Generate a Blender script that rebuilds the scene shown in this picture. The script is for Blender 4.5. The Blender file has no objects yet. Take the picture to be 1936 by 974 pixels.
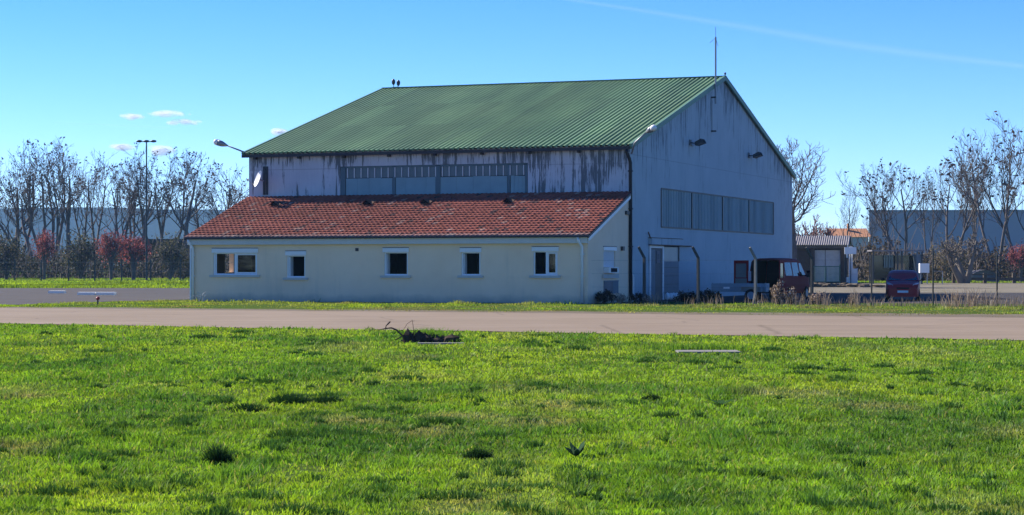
import bpy, bmesh, math, random
import numpy as np
from mathutils import Vector, Matrix

random.seed(7)
RNG = np.random.default_rng(11)
R_ = math.radians
SC = bpy.context.scene
COL = SC.collection

# ------------------------------------------------------------------ camera, sky, sun, exposure
F, CX, HZ, EYE = 3800.0, 968.0, 505.0, 1.65          # focal length, centre column and horizon row in photo pixels, eye height
cam_d = bpy.data.cameras.new('camera')
cam = bpy.data.objects.new('camera', cam_d)
COL.objects.link(cam)
cam.location = (0, 0, EYE)
cam.rotation_euler = (R_(90), 0, 0)
cam_d.sensor_width = 36.0
cam_d.lens = F * 36.0 / 1936.0
cam_d.shift_y = (HZ - 487.0) / 1936.0
cam_d.clip_start = 0.1
cam_d.clip_end = 30000
SC.camera = cam

SUN_EL, SUN_DIR = 36.0, (-0.80, 0.60)                # elevation, and the horizontal direction towards the sun
W = bpy.data.worlds.new('World')
SC.world = W
W.use_nodes = True
wn, wl = W.node_tree.nodes, W.node_tree.links
wn.clear()
wo = wn.new('ShaderNodeOutputWorld')
bg = wn.new('ShaderNodeBackground')
sky = wn.new('ShaderNodeTexSky')
sky.sky_type = 'NISHITA'
sky.sun_disc = False
sky.sun_elevation = R_(SUN_EL)
sky.sun_rotation = math.atan2(SUN_DIR[0], SUN_DIR[1])
sky.altitude = 900
sky.air_density = 0.65
sky.dust_density = 0.0
sky.ozone_density = 3.0
hs = wn.new('ShaderNodeHueSaturation')
hs.inputs['Hue'].default_value = 0.516
hs.inputs['Saturation'].default_value = 1.36
hs.inputs['Value'].default_value = 1.0
bg.inputs['Strength'].default_value = 0.098
wl.new(sky.outputs[0], hs.inputs['Color'])
wl.new(hs.outputs[0], bg.inputs['Color'])
wl.new(bg.outputs[0], wo.inputs['Surface'])

sun_d = bpy.data.lights.new('sun', 'SUN')
sun_d.energy = 4.8
sun_d.angle = R_(0.53)
sun_d.color = (1.0, 0.93, 0.82)
sun = bpy.data.objects.new('sun', sun_d)
COL.objects.link(sun)
sv = Vector((SUN_DIR[0] * math.cos(R_(SUN_EL)), SUN_DIR[1] * math.cos(R_(SUN_EL)), math.sin(R_(SUN_EL))))
sun.rotation_euler = sv.to_track_quat('Z', 'Y').to_euler()
sun.location = (-60, 60, 80)

SC.view_settings.view_transform = 'Standard'
SC.view_settings.look = 'None'
SC.view_settings.exposure = 1.18
SC.view_settings.gamma = 1.0
SC.view_settings.use_curve_mapping = False
SC.render.engine = 'CYCLES'
cy = SC.cycles
cy.max_bounces = 6
cy.diffuse_bounces = 3
cy.glossy_bounces = 3
cy.transmission_bounces = 4
cy.transparent_max_bounces = 24
cy.volume_bounces = 1
cy.use_denoising = True
cy.caustics_reflective = False
cy.caustics_refractive = False
cy.sample_clamp_indirect = 4.0

# ------------------------------------------------------------------ helpers
def P(px, py, Y):
    """World point of a photo pixel at depth Y."""
    return Vector(((px - CX) / F * Y, Y, EYE - (py - HZ) / F * Y))

def G(px, py):
    """Ground point under a photo pixel."""
    Y = EYE * F / (py - HZ)
    return Vector(((px - CX) / F * Y, Y, 0))

class MB:
    def __init__(s):
        s.v, s.f, s.m = [], [], []
    def add(s, vs, fs, mi=0):
        o = len(s.v)
        s.v += [tuple(v) for v in vs]
        s.f += [tuple(i + o for i in f) for f in fs]
        s.m += [mi] * len(fs)
    def quad(s, a, b, c, d, mi=0):
        s.add([a, b, c, d], [(0, 1, 2, 3)], mi)
    def box(s, lo, hi, mi=0):
        x0, y0, z0 = lo; x1, y1, z1 = hi
        if x0 > x1: x0, x1 = x1, x0
        if y0 > y1: y0, y1 = y1, y0
        if z0 > z1: z0, z1 = z1, z0
        s.add([(x0,y0,z0),(x1,y0,z0),(x1,y1,z0),(x0,y1,z0),(x0,y0,z1),(x1,y0,z1),(x1,y1,z1),(x0,y1,z1)],
              [(0,3,2,1),(4,5,6,7),(0,1,5,4),(1,2,6,5),(2,3,7,6),(3,0,4,7)], mi)
    def beam(s, p, q, w, h, up=(0,0,1), mi=0):
        """A bar from p to q of width w (sideways) and height h."""
        p, q = Vector(p), Vector(q)
        d = (q - p).normalized()
        sd = d.cross(Vector(up))
        if sd.length < 1e-4: sd = d.cross(Vector((1,0,0)))
        sd.normalize()
        u = sd.cross(d).normalized()
        a, b = sd * w / 2, u * h / 2
        s.add([p-a-b, p+a-b, p+a+b, p-a+b, q-a-b, q+a-b, q+a+b, q-a+b],
              [(0,1,2,3),(7,6,5,4),(4,5,1,0),(5,6,2,1),(6,7,3,2),(7,4,0,3)], mi)
    def tube(s, pts, rad, n=8, mi=0, cap=True):
        pts = [Vector(p) for p in pts]
        if not hasattr(rad, '__len__'): rad = [rad] * len(pts)
        o = len(s.v)
        ref = None
        for i, p in enumerate(pts):
            d = (pts[min(i+1, len(pts)-1)] - pts[max(i-1, 0)])
            d = d.normalized() if d.length > 1e-9 else Vector((0,0,1))
            if ref is None:
                ref = d.cross(Vector((0,0,1)) if abs(d.z) < .9 else Vector((1,0,0))).normalized()
            ref = (ref - d * ref.dot(d))
            ref = ref.normalized() if ref.length > 1e-6 else d.orthogonal().normalized()
            b = d.cross(ref)
            for k in range(n):
                t = 2 * math.pi * k / n
                s.v.append(tuple(p + (ref * math.cos(t) + b * math.sin(t)) * rad[i]))
        for i in range(len(pts) - 1):
            for k in range(n):
                k2 = (k + 1) % n
                s.f.append((o+i*n+k, o+i*n+k2, o+(i+1)*n+k2, o+(i+1)*n+k)); s.m.append(mi)
        if cap:
            s.f.append(tuple(o + k for k in reversed(range(n)))); s.m.append(mi)
            e = o + (len(pts)-1)*n
            s.f.append(tuple(e + k for k in range(n))); s.m.append(mi)
    def disc(s, c, axis, r, t, n=20, mi=0):
        axis = Vector(axis).normalized(); c = Vector(c)
        s.tube([c - axis*t/2, c + axis*t/2], r, n, mi)
    def blob(s, c, rx, ry, rz, seed=0, sub=1, amp=.25, mi=0):
        bm = bmesh.new()
        bmesh.ops.create_icosphere(bm, subdivisions=sub, radius=1)
        rr = random.Random(seed)
        vs = []
        for v in bm.verts:
            k = 1 + amp * (rr.random() - .5) * 2
            vs.append((c[0]+v.co.x*rx*k, c[1]+v.co.y*ry*k, c[2]+v.co.z*rz*k))
        s.add(vs, [tuple(v.index for v in f.verts) for f in bm.faces], mi)
        bm.free()
    def build(s, name, mats, parent=None, smooth=False):
        me = bpy.data.meshes.new(name)
        me.from_pydata(s.v, [], s.f)
        if not isinstance(mats, (list, tuple)): mats = [mats]
        for m in mats: me.materials.append(m)
        if len(mats) > 1: me.polygons.foreach_set('material_index', s.m)
        if smooth: me.polygons.foreach_set('use_smooth', [True] * len(me.polygons))
        me.validate()
        me.update()
        o = bpy.data.objects.new(name, me)
        COL.objects.link(o)
        if parent is not None: o.parent = parent
        return o

def np_mesh(name, V, loops, sizes, mat, cols=None, smooth=False):
    """Mesh from flat numpy arrays; cols is one RGB per vertex."""
    me = bpy.data.meshes.new(name)
    me.vertices.add(len(V)); me.vertices.foreach_set('co', V.astype(np.float32).ravel())
    me.loops.add(len(loops)); me.loops.foreach_set('vertex_index', loops.astype(np.int32))
    me.polygons.add(len(sizes))
    st = np.concatenate([[0], np.cumsum(sizes)[:-1]]).astype(np.int32)
    me.polygons.foreach_set('loop_start', st)
    me.polygons.foreach_set('loop_total', sizes.astype(np.int32))
    if cols is not None:
        a = me.color_attributes.new('Col', 'FLOAT_COLOR', 'POINT')
        c4 = np.ones((len(V), 4), np.float32); c4[:, :3] = cols
        a.data.foreach_set('color', c4.ravel())
    if smooth: me.polygons.foreach_set('use_smooth', np.ones(len(sizes), bool))
    me.update(calc_edges=True)
    me.materials.append(mat)
    return me

def link(name, me, parent=None):
    o = bpy.data.objects.new(name, me)
    COL.objects.link(o)
    if parent is not None: o.parent = parent
    return o

def tag(o, label=None, cat=None, group=None, kind=None):
    if label: o['label'] = label
    if cat: o['category'] = cat
    if group: o['group'] = group
    if kind: o['kind'] = kind
    return o

def thing(name, label, cat, loc=(0,0,0), rotz=0.0, group=None):
    o = bpy.data.objects.new(name, None)
    COL.objects.link(o)
    o.location = loc; o.rotation_euler = (0, 0, rotz)
    o.empty_display_size = .3
    return tag(o, label, cat, group)

def copy_tree(o, loc, rotz, scale=1.0, label=None, group=None):
    def rec(src, par):
        c = src.copy(); COL.objects.link(c)
        if par is not None: c.parent = par
        for ch in src.children: rec(ch, c)
        return c
    r = rec(o, None)
    r.location = loc; r.rotation_euler = (0, 0, rotz)
    r.scale = scale if hasattr(scale, '__len__') else (scale,)*3
    if label: r['label'] = label
    if group: r['group'] = group
    return r

def vnoise(x, y, seed=0):
    """Value noise on numpy arrays, 0..1."""
    xi, yi = np.floor(x).astype(np.int64), np.floor(y).astype(np.int64)
    fx, fy = x - xi, y - yi
    fx = fx*fx*(3-2*fx); fy = fy*fy*(3-2*fy)
    def h(a, b):
        n = (a*374761393 + b*668265263 + seed*982451653) & 0x7fffffff
        n = ((n ^ (n >> 13)) * 1274126177) & 0x7fffffff
        return ((n ^ (n >> 16)) & 0xffff) / 65535.0
    return (h(xi,yi)*(1-fx)+h(xi+1,yi)*fx)*(1-fy) + (h(xi,yi+1)*(1-fx)+h(xi+1,yi+1)*fx)*fy

# ------------------------------------------------------------------ materials
def new_mat(name):
    m = bpy.data.materials.new(name); m.use_nodes = True
    nt = m.node_tree; nt.nodes.clear()
    out = nt.nodes.new('ShaderNodeOutputMaterial')
    return m, nt, out

class NT:
    """Small helper to chain shader nodes."""
    def __init__(s, nt): s.nt = nt
    def n(s, t, **kw):
        nd = s.nt.nodes.new(t)
        for k, v in kw.items(): setattr(nd, k, v)
        return nd
    def l(s, a, b): s.nt.links.new(a, b)
    def coord(s, scale=(1,1,1), kind='Object'):
        tc = s.n('ShaderNodeTexCoord'); mp = s.n('ShaderNodeMapping')
        mp.inputs['Scale'].default_value = scale
        s.l(tc.outputs[kind], mp.inputs['Vector'])
        return mp.outputs[0]
    def noise(s, vec, scale=1, detail=4, rough=.6):
        nd = s.n('ShaderNodeTexNoise'); nd.inputs['Scale'].default_value = scale
        nd.inputs['Detail'].default_value = detail; nd.inputs['Roughness'].default_value = rough
        s.l(vec, nd.inputs['Vector'])
        return nd.outputs['Fac']
    def ramp(s, fac, stops):
        nd = s.n('ShaderNodeValToRGB'); cr = nd.color_ramp
        while len(cr.elements) < len(stops): cr.elements.new(.5)
        for e, (p, c) in zip(cr.elements, stops):
            e.position = p
            e.color = (c, c, c, 1) if not hasattr(c, '__len__') else (*c, 1)
        s.l(fac, nd.inputs['Fac'])
        return nd.outputs['Color']
    def mix(s, fac, a, b, bt='MIX'):
        nd = s.n('ShaderNodeMix', data_type='RGBA', blend_type=bt)
        if hasattr(fac, 'node'): s.l(fac, nd.inputs[0])
        else: nd.inputs[0].default_value = fac
        for v, i in ((a, 6), (b, 7)):
            if hasattr(v, 'node'): s.l(v, nd.inputs[i])
            else: nd.inputs[i].default_value = (*v, 1)
        return nd.outputs[2]
    def math(s, op, a, b=0.0, clamp=False):
        nd = s.n('ShaderNodeMath', operation=op); nd.use_clamp = clamp
        for v, i in ((a, 0), (b, 1)):
            if hasattr(v, 'node'): s.l(v, nd.inputs[i])
            else: nd.inputs[i].default_value = v
        return nd.outputs[0]
    def bsdf(s, col, rough=.7, spec=.3, metal=0.0, bump=None, bstr=.3, bdist=.02):
        nd = s.n('ShaderNodeBsdfPrincipled')
        if hasattr(col, 'node'): s.l(col, nd.inputs['Base Color'])
        else: nd.inputs['Base Color'].default_value = (*col, 1)
        if hasattr(rough, 'node'): s.l(rough, nd.inputs['Roughness'])
        else: nd.inputs['Roughness'].default_value = rough
        nd.inputs['Specular IOR Level'].default_value = spec
        nd.inputs['Metallic'].default_value = metal
        if bump is not None:
            bn = s.n('ShaderNodeBump'); bn.inputs['Strength'].default_value = bstr
            bn.inputs['Distance'].default_value = bdist
            s.l(bump, bn.inputs['Height']); s.l(bn.outputs[0], nd.inputs['Normal'])
        return nd.outputs[0]

def plain(name, col, rough=.6, spec=.3, metal=0.0, var=.15, scale=3.0):
    """One colour with mild uneven wear."""
    m, nt, out = new_mat(name); k = NT(nt)
    nz = k.noise(k.coord(), scale, 5, .65)
    c = k.mix(nz, [x*(1-var) for x in col], [min(1, x*(1+var)) for x in col])
    k.l(k.bsdf(c, rough, spec, metal), out.inputs['Surface'])
    return m

def foliage_mat(name, trans=.45, tint=(1.35, 1.25, .55)):
    """Leaves and blades: colour from the vertex attribute, light shines through."""
    m, nt, out = new_mat(name); k = NT(nt)
    at = k.n('ShaderNodeAttribute', attribute_name='Col')
    d = k.n('ShaderNodeBsdfDiffuse'); k.l(at.outputs['Color'], d.inputs['Color'])
    t = k.n('ShaderNodeBsdfTranslucent')
    k.l(k.mix(1.0, at.outputs['Color'], tint, 'MULTIPLY'), t.inputs['Color'])
    g = k.n('ShaderNodeBsdfGlossy'); g.inputs['Roughness'].default_value = .6
    g.inputs['Color'].default_value = (1, 1, 1, 1)
    mx = k.n('ShaderNodeMixShader'); mx.inputs[0].default_value = trans
    k.l(d.outputs[0], mx.inputs[1]); k.l(t.outputs[0], mx.inputs[2])
    m2 = k.n('ShaderNodeMixShader'); m2.inputs[0].default_value = .012
    k.l(mx.outputs[0], m2.inputs[1]); k.l(g.outputs[0], m2.inputs[2])
    k.l(m2.outputs[0], out.inputs['Surface'])
    return m

def vcol_mat(name, rough=.8, spec=.2, var=.2, scale=8.0):
    m, nt, out = new_mat(name); k = NT(nt)
    at = k.n('ShaderNodeAttribute', attribute_name='Col')
    nz = k.ramp(k.noise(k.coord(), scale, 5), [(.25, 1-var), (.75, 1+var)])
    c = k.mix(1.0, at.outputs['Color'], nz, 'MULTIPLY')
    k.l(k.bsdf(c, rough, spec), out.inputs['Surface'])
    return m

def glass_mat(name, tint=(.6, .66, .64), refl=(1,1,1)):
    """Thin pane: see-through with Fresnel reflection."""
    m, nt, out = new_mat(name); k = NT(nt)
    tr = k.n('ShaderNodeBsdfTransparent'); tr.inputs[0].default_value = (*tint, 1)
    gl = k.n('ShaderNodeBsdfGlossy'); gl.inputs['Roughness'].default_value = .02
    gl.inputs['Color'].default_value = (*refl, 1)
    fr = k.n('ShaderNodeFresnel'); fr.inputs['IOR'].default_value = 1.5
    mx = k.n('ShaderNodeMixShader')
    k.l(fr.outputs[0], mx.inputs[0]); k.l(tr.outputs[0], mx.inputs[1]); k.l(gl.outputs[0], mx.inputs[2])
    k.l(mx.outputs[0], out.inputs['Surface'])
    return m

def sheet_wall_mat(name, heavy):
    """White painted cladding: fine vertical ribs, grime streaks, peeling dark patches (heavy at the right bay of the front)."""
    m, nt, out = new_mat(name); k = NT(nt)
    tc = k.n('ShaderNodeTexCoord'); sp = k.n('ShaderNodeSeparateXYZ')
    k.l(tc.outputs['Object'], sp.inputs[0])
    X, Yc, Z = sp.outputs
    run = X if heavy else Yc
    lo_, hi_ = ((.46,.50,.53), (.61,.645,.665)) if heavy else ((.36,.43,.455), (.44,.51,.53))
    tone = k.ramp(k.noise(k.coord((.5,.5,.5)), 1.2, 5), [(.3, lo_), (.7, hi_)])
    fine = k.noise(k.coord((16,16,.5)), 1.0, 3)
    tone = k.mix(k.ramp(fine, [(.35, .0), (.75, .45)]), tone, (.40,.44,.50) if heavy else (.30,.37,.40))
    # streaks
    st = k.math('ADD', k.math('MULTIPLY', k.noise(k.coord((3.6,3.6,.30)), 1.0, 8, .75), .62), k.math('MULTIPLY', k.noise(k.coord((9.5,9.5,.55)), 1.0, 5, .7), .38))
    big = k.noise(k.coord((.35,.35,.35)), 1.0, 3)
    if heavy:
        bay = k.ramp(k.math('ADD', k.math('MULTIPLY', X, 1/22.0), 1.0), [(.0, .05), (.30, .025), (.62, .035), (.765, .07), (.79, .082), (.985, .082), (1.0, .0)])
        top = k.ramp(k.math('MULTIPLY', Z, .1), [(.64, .0), (.74, .05)])
        b = k.math('ADD', bay, top)
    else:
        slope = k.math('SUBTRACT', k.math('SUBTRACT', 12.2, k.math('MULTIPLY', k.math('ABSOLUTE', k.math('SUBTRACT', Yc, 17.1)), .275)), Z)
        b = k.ramp(k.math('MULTIPLY', slope, .1), [(.0, .105), (.12, .06), (.28, .03), (.32, .0)])
    f = k.math('ADD', st, b)
    f = k.math('ADD', f, k.math('MULTIPLY', k.math('SUBTRACT', big, .5), .42 if heavy else .25))
    streak = k.ramp(f, [(.585, 0.0), (.625, .88)] if heavy else [(.582, 0.0), (.63, .82)])
    c = k.mix(streak, tone, (.075,.095,.105))
    # horizontal sheet joints
    jt = k.math('ABSOLUTE', k.math('SUBTRACT', Z, 6.62 if heavy else 7.05))
    c = k.mix(k.ramp(jt, [(.0, .5), (.03, 0.0)]), c, (.16,.18,.2))
    # darker, bluer foot of the wall
    if not heavy:
        lo = k.ramp(k.math('ADD', k.math('MULTIPLY', Z, .25), k.math('MULTIPLY', big, .3)), [(.1, .55), (.55, 0.0)])
        c = k.mix(lo, c, (.13,.20,.27))
    bump = k.n('ShaderNodeTexWave'); bump.wave_type = 'BANDS'; bump.bands_direction = 'X' if heavy else 'Y'
    bump.inputs['Scale'].default_value = 1.6
    k.l(tc.outputs['Object'], bump.inputs['Vector'])
    k.l(k.bsdf(c, .7, .25, 0, bump.outputs['Fac'], .25, .02), out.inputs['Surface'])
    return m

def render_wall_mat():
    m, nt, out = new_mat('cream_render'); k = NT(nt)
    tc = k.n('ShaderNodeTexCoord'); sp = k.n('ShaderNodeSeparateXYZ'); k.l(tc.outputs['Object'], sp.inputs[0])
    c = k.ramp(k.noise(k.coord(), .6, 5), [(.3, (.85,.635,.44)), (.7, (.92,.71,.51))])
    st = k.ramp(k.noise(k.coord((2.5,2.5,.3)), 1, 5), [(.55, 0.0), (.8, .3)])
    c = k.mix(st, c, (.45,.42,.34))
    big = k.noise(k.coord(), 1.5, 5)
    foot = k.ramp(k.math('ADD', sp.outputs[2], k.math('MULTIPLY', big, .5)), [(.25, .8), (.65, 0.0)])
    c = k.mix(foot, c, (.33,.33,.27))
    fl = k.ramp(k.noise(k.coord((.8,.8,2.2)), 1.4, 6), [(.70, 0.0), (.73, .5)])
    c = k.mix(fl, c, (.42,.42,.40))
    k.l(k.bsdf(c, .9, .1, 0, k.noise(k.coord(), 40, 3), .3, .01), out.inputs['Surface'])
    return m

def roof_green_mat():
    m, nt, out = new_mat('green_roof_sheet'); k = NT(nt)
    c = k.ramp(k.noise(k.coord((.25,.12,.25)), 1.5, 6), [(.25, (.115,.205,.095)), (.75, (.185,.29,.13))])
    st = k.ramp(k.noise(k.coord((2.2,.12,.12)), 1, 5), [(.5, 0.0), (.8, .5)])
    c = k.mix(st, c, (.06,.11,.07))
    tc = k.n('ShaderNodeTexCoord'); sp = k.n('ShaderNodeSeparateXYZ'); k.l(tc.outputs['Object'], sp.inputs[0])
    wn_ = k.n('ShaderNodeTexWhiteNoise', noise_dimensions='2D')
    cv = k.n('ShaderNodeCombineXYZ')
    k.l(k.math('FLOOR', k.math('DIVIDE', sp.outputs[0], 1.08)), cv.inputs[0]); k.l(k.math('FLOOR', k.math('DIVIDE', sp.outputs[1], 5.8)), cv.inputs[1])
    k.l(cv.outputs[0], wn_.inputs['Vector'])
    c = k.mix(1.0, c, k.ramp(wn_.outputs['Value'], [(.0, .84), (1.0, 1.12)]), 'MULTIPLY')
    lap = k.math('FRACT', k.math('DIVIDE', sp.outputs[1], 5.8))
    c = k.mix(k.ramp(lap, [(.0, .45), (.02, 0.0)]), c, (.04,.07,.04))
    k.l(k.bsdf(c, .55, .35), out.inputs['Surface'])
    return m

def ground_mat():
    m, nt, out = new_mat('ground_soil'); k = NT(nt)
    a = k.noise(k.coord((.05,.05,.05)), 3, 8, .6)
    c = k.ramp(a, [(.3, (.04,.085,.016)), (.55, (.06,.11,.02)), (.75, (.085,.11,.03))])
    f = k.noise(k.coord(), 1.5, 8, .7)
    c = k.mix(k.ramp(f, [(.35, .0), (.8, .8)]), c, (.05,.045,.025))
    k.l(k.bsdf(c, 1, .0, 0, f, .6, .05), out.inputs['Surface'])
    return m

def asphalt_mat(name, base, light, crack=.35, scale=1.0, stretch=(1,1,1)):
    m, nt, out = new_mat(name); k = NT(nt)
    a = k.noise(k.coord(tuple(x*.12 for x in stretch)), 1.6*scale, 8, .6)
    c = k.mix(k.ramp(a, [(.3, 0.0), (.7, 1.0)]), base, light)
    g = k.noise(k.coord(), 14, 4, .7)
    c = k.mix(k.ramp(g, [(.3, .22), (.7, .0)]), c, [x*.5 for x in base])
    # long seams and cracks across the surface
    vo = k.n('ShaderNodeTexVoronoi'); vo.feature = 'DISTANCE_TO_EDGE'; vo.inputs['Scale'].default_value = .16
    wv = k.n('ShaderNodeMixRGB'); wv.inputs[0].default_value = .12
    tc = k.n('ShaderNodeTexCoord')
    nzc = k.n('ShaderNodeTexNoise'); nzc.inputs['Scale'].default_value = .8
    k.l(tc.outputs['Object'], nzc.inputs['Vector'])
    k.l(tc.outputs['Object'], wv.inputs[1]); k.l(nzc.outputs['Color'], wv.inputs[2])
    k.l(wv.outputs[0], vo.inputs['Vector'])
    mp2 = k.n('ShaderNodeMapping'); mp2.inputs['Rotation'].default_value = (0, 0, R_(25)); mp2.inputs['Scale'].default_value = (.03, .9, 1)
    k.l(tc.outputs['Object'], mp2.inputs['Vector'])
    lane = k.noise(mp2.outputs[0], 1.6, 5, .65)
    c = k.mix(k.ramp(lane, [(.35, .0), (.6, .30)]), c, [x*.68 for x in base])
    c = k.mix(k.ramp(lane, [(.28, .35), (.42, .0)]), c, [min(1, x*1.45) for x in light])
    ck = k.ramp(vo.outputs['Distance'], [(.0, crack), (.012, 0.0)])
    c = k.mix(ck, c, [x*.3 for x in base])
    k.l(k.bsdf(c, .95, .1, 0, g, .3, .01), out.inputs['Surface'])
    return m

def leaf_plain(name, col):
    m, nt, out = new_mat(name); k = NT(nt)
    c = k.mix(k.noise(k.coord(), 14, 4), [x*.7 for x in col], [x*1.3 for x in col])
    d = k.n('ShaderNodeBsdfDiffuse'); k.l(c, d.inputs[0]); t = k.n('ShaderNodeBsdfTranslucent'); k.l(c, t.inputs[0])
    mx = k.n('ShaderNodeMixShader'); mx.inputs[0].default_value = .45
    k.l(d.outputs[0], mx.inputs[1]); k.l(t.outputs[0], mx.inputs[2]); k.l(mx.outputs[0], out.inputs['Surface'])
    return m

M = {}
M['front_clad'] = sheet_wall_mat('peeling_white_cladding', True)
M['gable_clad'] = sheet_wall_mat('streaked_white_cladding', False)
M['cream'] = render_wall_mat()
M['green_roof'] = roof_green_mat()
M['green_trim'] = plain('green_trim', (.10,.21,.14), .5)
M['tile'] = vcol_mat('clay_tile', .85, .15, .28, 5.0)
M['pvc'] = plain('white_pvc', (.78,.79,.80), .4, .4, 0, .05)
M['fascia'] = plain('painted_fascia', (.62,.60,.55), .6, .3, 0, .12)
M['sill'] = plain('sill_concrete', (.52,.50,.46), .8)
M['dark_gutter'] = plain('dark_gutter', (.035,.037,.042), .5)
M['black_pipe'] = plain('black_pipe', (.018,.02,.024), .45)
M['dark'] = plain('dark_interior', (.018,.018,.02), .9, .1)
M['room'] = plain('unlit_room_tone', (.028,.032,.026), .9, .1)
M['glass'] = glass_mat('window_glass')
M['pane_dark'] = plain('old_dark_pane', (.085,.125,.15), .25, .5, 0, .4, 2)
M['pane_pale'] = plain('sheeted_pane', (.20,.33,.36), .5, .4, 0, .22, 1.2)
M['pier'] = plain('window_pier', (.10,.16,.18), .7)
M['rib_highlight'] = plain('pale_rib_highlight', (.46,.54,.55), .5, .3, 0, .12)
M['corr'] = plain('corrugated_glazing', (.17,.26,.28), .4, .4, 0, .25, 1.0)
M['steel_dark'] = plain('dark_steel', (.03,.036,.042), .5, .4)
M['steel_grey'] = plain('grey_steel', (.24,.26,.28), .45, .5, .4)
M['rust'] = plain('rusty_steel', (.14,.08,.055), .85, .2, 0, .4)
M['door_blue'] = plain('blue_grey_door', (.13,.17,.20), .6, .3, 0, .25)
M['door_dark'] = plain('dark_door_leaf', (.05,.065,.08), .55, .3, 0, .3)
M['white'] = plain('white_paint', (.78,.78,.76), .5, .3, 0, .08)
M['door_pale'] = plain('weathered_pale_door', (.42,.43,.43), .8, .2, 0, .25)
M['concrete'] = plain('concrete', (.20,.195,.185), .9, .1, 0, .25)
M['post_dark'] = plain('weathered_shade_concrete', (.07,.07,.068), .9, .1, 0, .3)  # weathered concrete, darkened further for the backlit shade on the posts
M['lamp_glass'] = plain('lamp_bowl', (.75,.76,.78), .2, .5, 0, .03)
M['road'] = asphalt_mat('worn_road', (.205,.158,.116), (.262,.208,.160), .4, 1.0, (1,1,1))
M['apron'] = asphalt_mat('dark_apron', (.055,.050,.050), (.080,.072,.072), .4, 1.3)
M['yard'] = asphalt_mat('gravel_yard', (.12,.115,.075), (.26,.215,.17), .2, 2.2)
M['car_park_shade'] = asphalt_mat('shadow_dark_asphalt', (.040,.038,.040), (.065,.060,.060), .3, 1.6)
M['shoulder'] = asphalt_mat('earthy_shoulder', (.10,.082,.055), (.19,.155,.115), .1, 2.5)
M['ground'] = ground_mat()
M['grass'] = foliage_mat('grass_blades', .42)
M['tuft'] = foliage_mat('tuft_blades', .22, (1.2,1.15,.7))
M['leaf'] = foliage_mat('leaves', .3, (1.2,1.1,.8))
M['straw'] = foliage_mat('dry_stems', .3, (1.1,1.0,.9))
M['bark'] = plain('bark', (.14,.118,.105), .95, .1, 0, .35, 4)
M['bark_pale'] = plain('pale_bark', (.17,.145,.12), .95, .1, 0, .35, 4)
M['twig_pink'] = plain('budding_twigs', (.26,.15,.13), .9, .1, 0, .3, 4)
M['seed'] = plain('seed_pods', (.075,.058,.055), .95, .1, 0, .4, 4)
M['soil'] = plain('dark_soil', (.055,.042,.032), 1, .05, 0, .6, 6)
M['hill'] = plain('wooded_hill', (.022,.030,.018), 1, .0, 0, .5, .01)
M['red_paint'] = plain('red_car_paint', (.40,.022,.02), .4, .35, 0, .08)
M['maroon'] = plain('maroon_van_paint', (.27,.02,.017), .6, .08, 0, .1)
for _m in ('red_paint','maroon'):
    for _n in M[_m].node_tree.nodes:
        if _n.type == 'BSDF_PRINCIPLED': _n.inputs['Coat Weight'].default_value = .0; _n.inputs['Coat Roughness'].default_value = .05
M['car_glass'] = plain('car_glass', (.012,.014,.016), .04, .6, 0, .05)
M['rubber'] = plain('rubber', (.015,.015,.016), .85, .1)
M['tail'] = plain('lamp_lens', (.62,.5,.5), .15, .6, 0, .05)
M['galv'] = plain('galvanised_trailer', (.22,.27,.31), .6, .4, .2, .3)
M['grey_clad'] = plain('lilac_grey_cladding', (.36,.345,.375), .7, .3, 0, .06, .2)
M['orange_roof'] = plain('orange_tiles', (.40,.20,.11), .9, .1, 0, .2)
M['corr_grey'] = plain('weathered_fibre_cement', (.20,.19,.20), .9, .1, 0, .4, 2)
M['brown_wall'] = plain('dark_brown_wall', (.07,.055,.045), .9, .1, 0, .3)
M['wood'] = plain('weathered_wood', (.10,.08,.06), .9, .1, 0, .35)
M['green_gate'] = plain('green_gate', (.05,.12,.10), .6)
M['dead_wood'] = plain('dead_wood', (.10,.065,.05), .95, .1, 0, .4, 6)
M['beige'] = plain('door_lining', (.22,.21,.19), .8, .1)
M['curtain'] = plain('beige_curtain', (.45,.37,.30), .9, .1)

# ------------------------------------------------------------------ ground, road, apron, yard, hills, haze
def near_edge(x): return 58.06 - .506 * (x + 14.8)
def far_edge(x): return 80.4 - .427 * (x + 20.5)

mb = MB(); mb.quad((-4200,-1500,0),(4200,-1500,0),(4200,5200,0),(-4200,5200,0))
tag(mb.build('ground', M['ground']), 'green and brown open ground', None, None, 'structure')

def ragged(pts, step, amp, seed, close=True):
    rr = random.Random(seed); out = []
    n = len(pts)
    for i in range(n):
        a, b = Vector(pts[i]), Vector(pts[(i+1) % n])
        k = max(1, min(60, int((b-a).length / step)))
        for j in range(k):
            p = a.lerp(b, j / k)
            out.append((p.x + rr.uniform(-amp, amp), p.y + rr.uniform(-amp, amp)))
    return out

def sheet(name, pts, z, mat, step=2.5, amp=.25, seed=1):
    pp = ragged(pts, step, amp, seed)
    bm = bmesh.new()
    f = bm.faces.new([bm.verts.new((x, y, z)) for x, y in pp])
    if f.normal.z < 0: f.normal_flip()
    bmesh.ops.triangulate(bm, faces=bm.faces[:])
    me = bpy.data.meshes.new(name); bm.to_mesh(me); bm.free(); me.materials.append(mat)
    return tag(link(name, me), None, None, None, 'structure')

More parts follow.
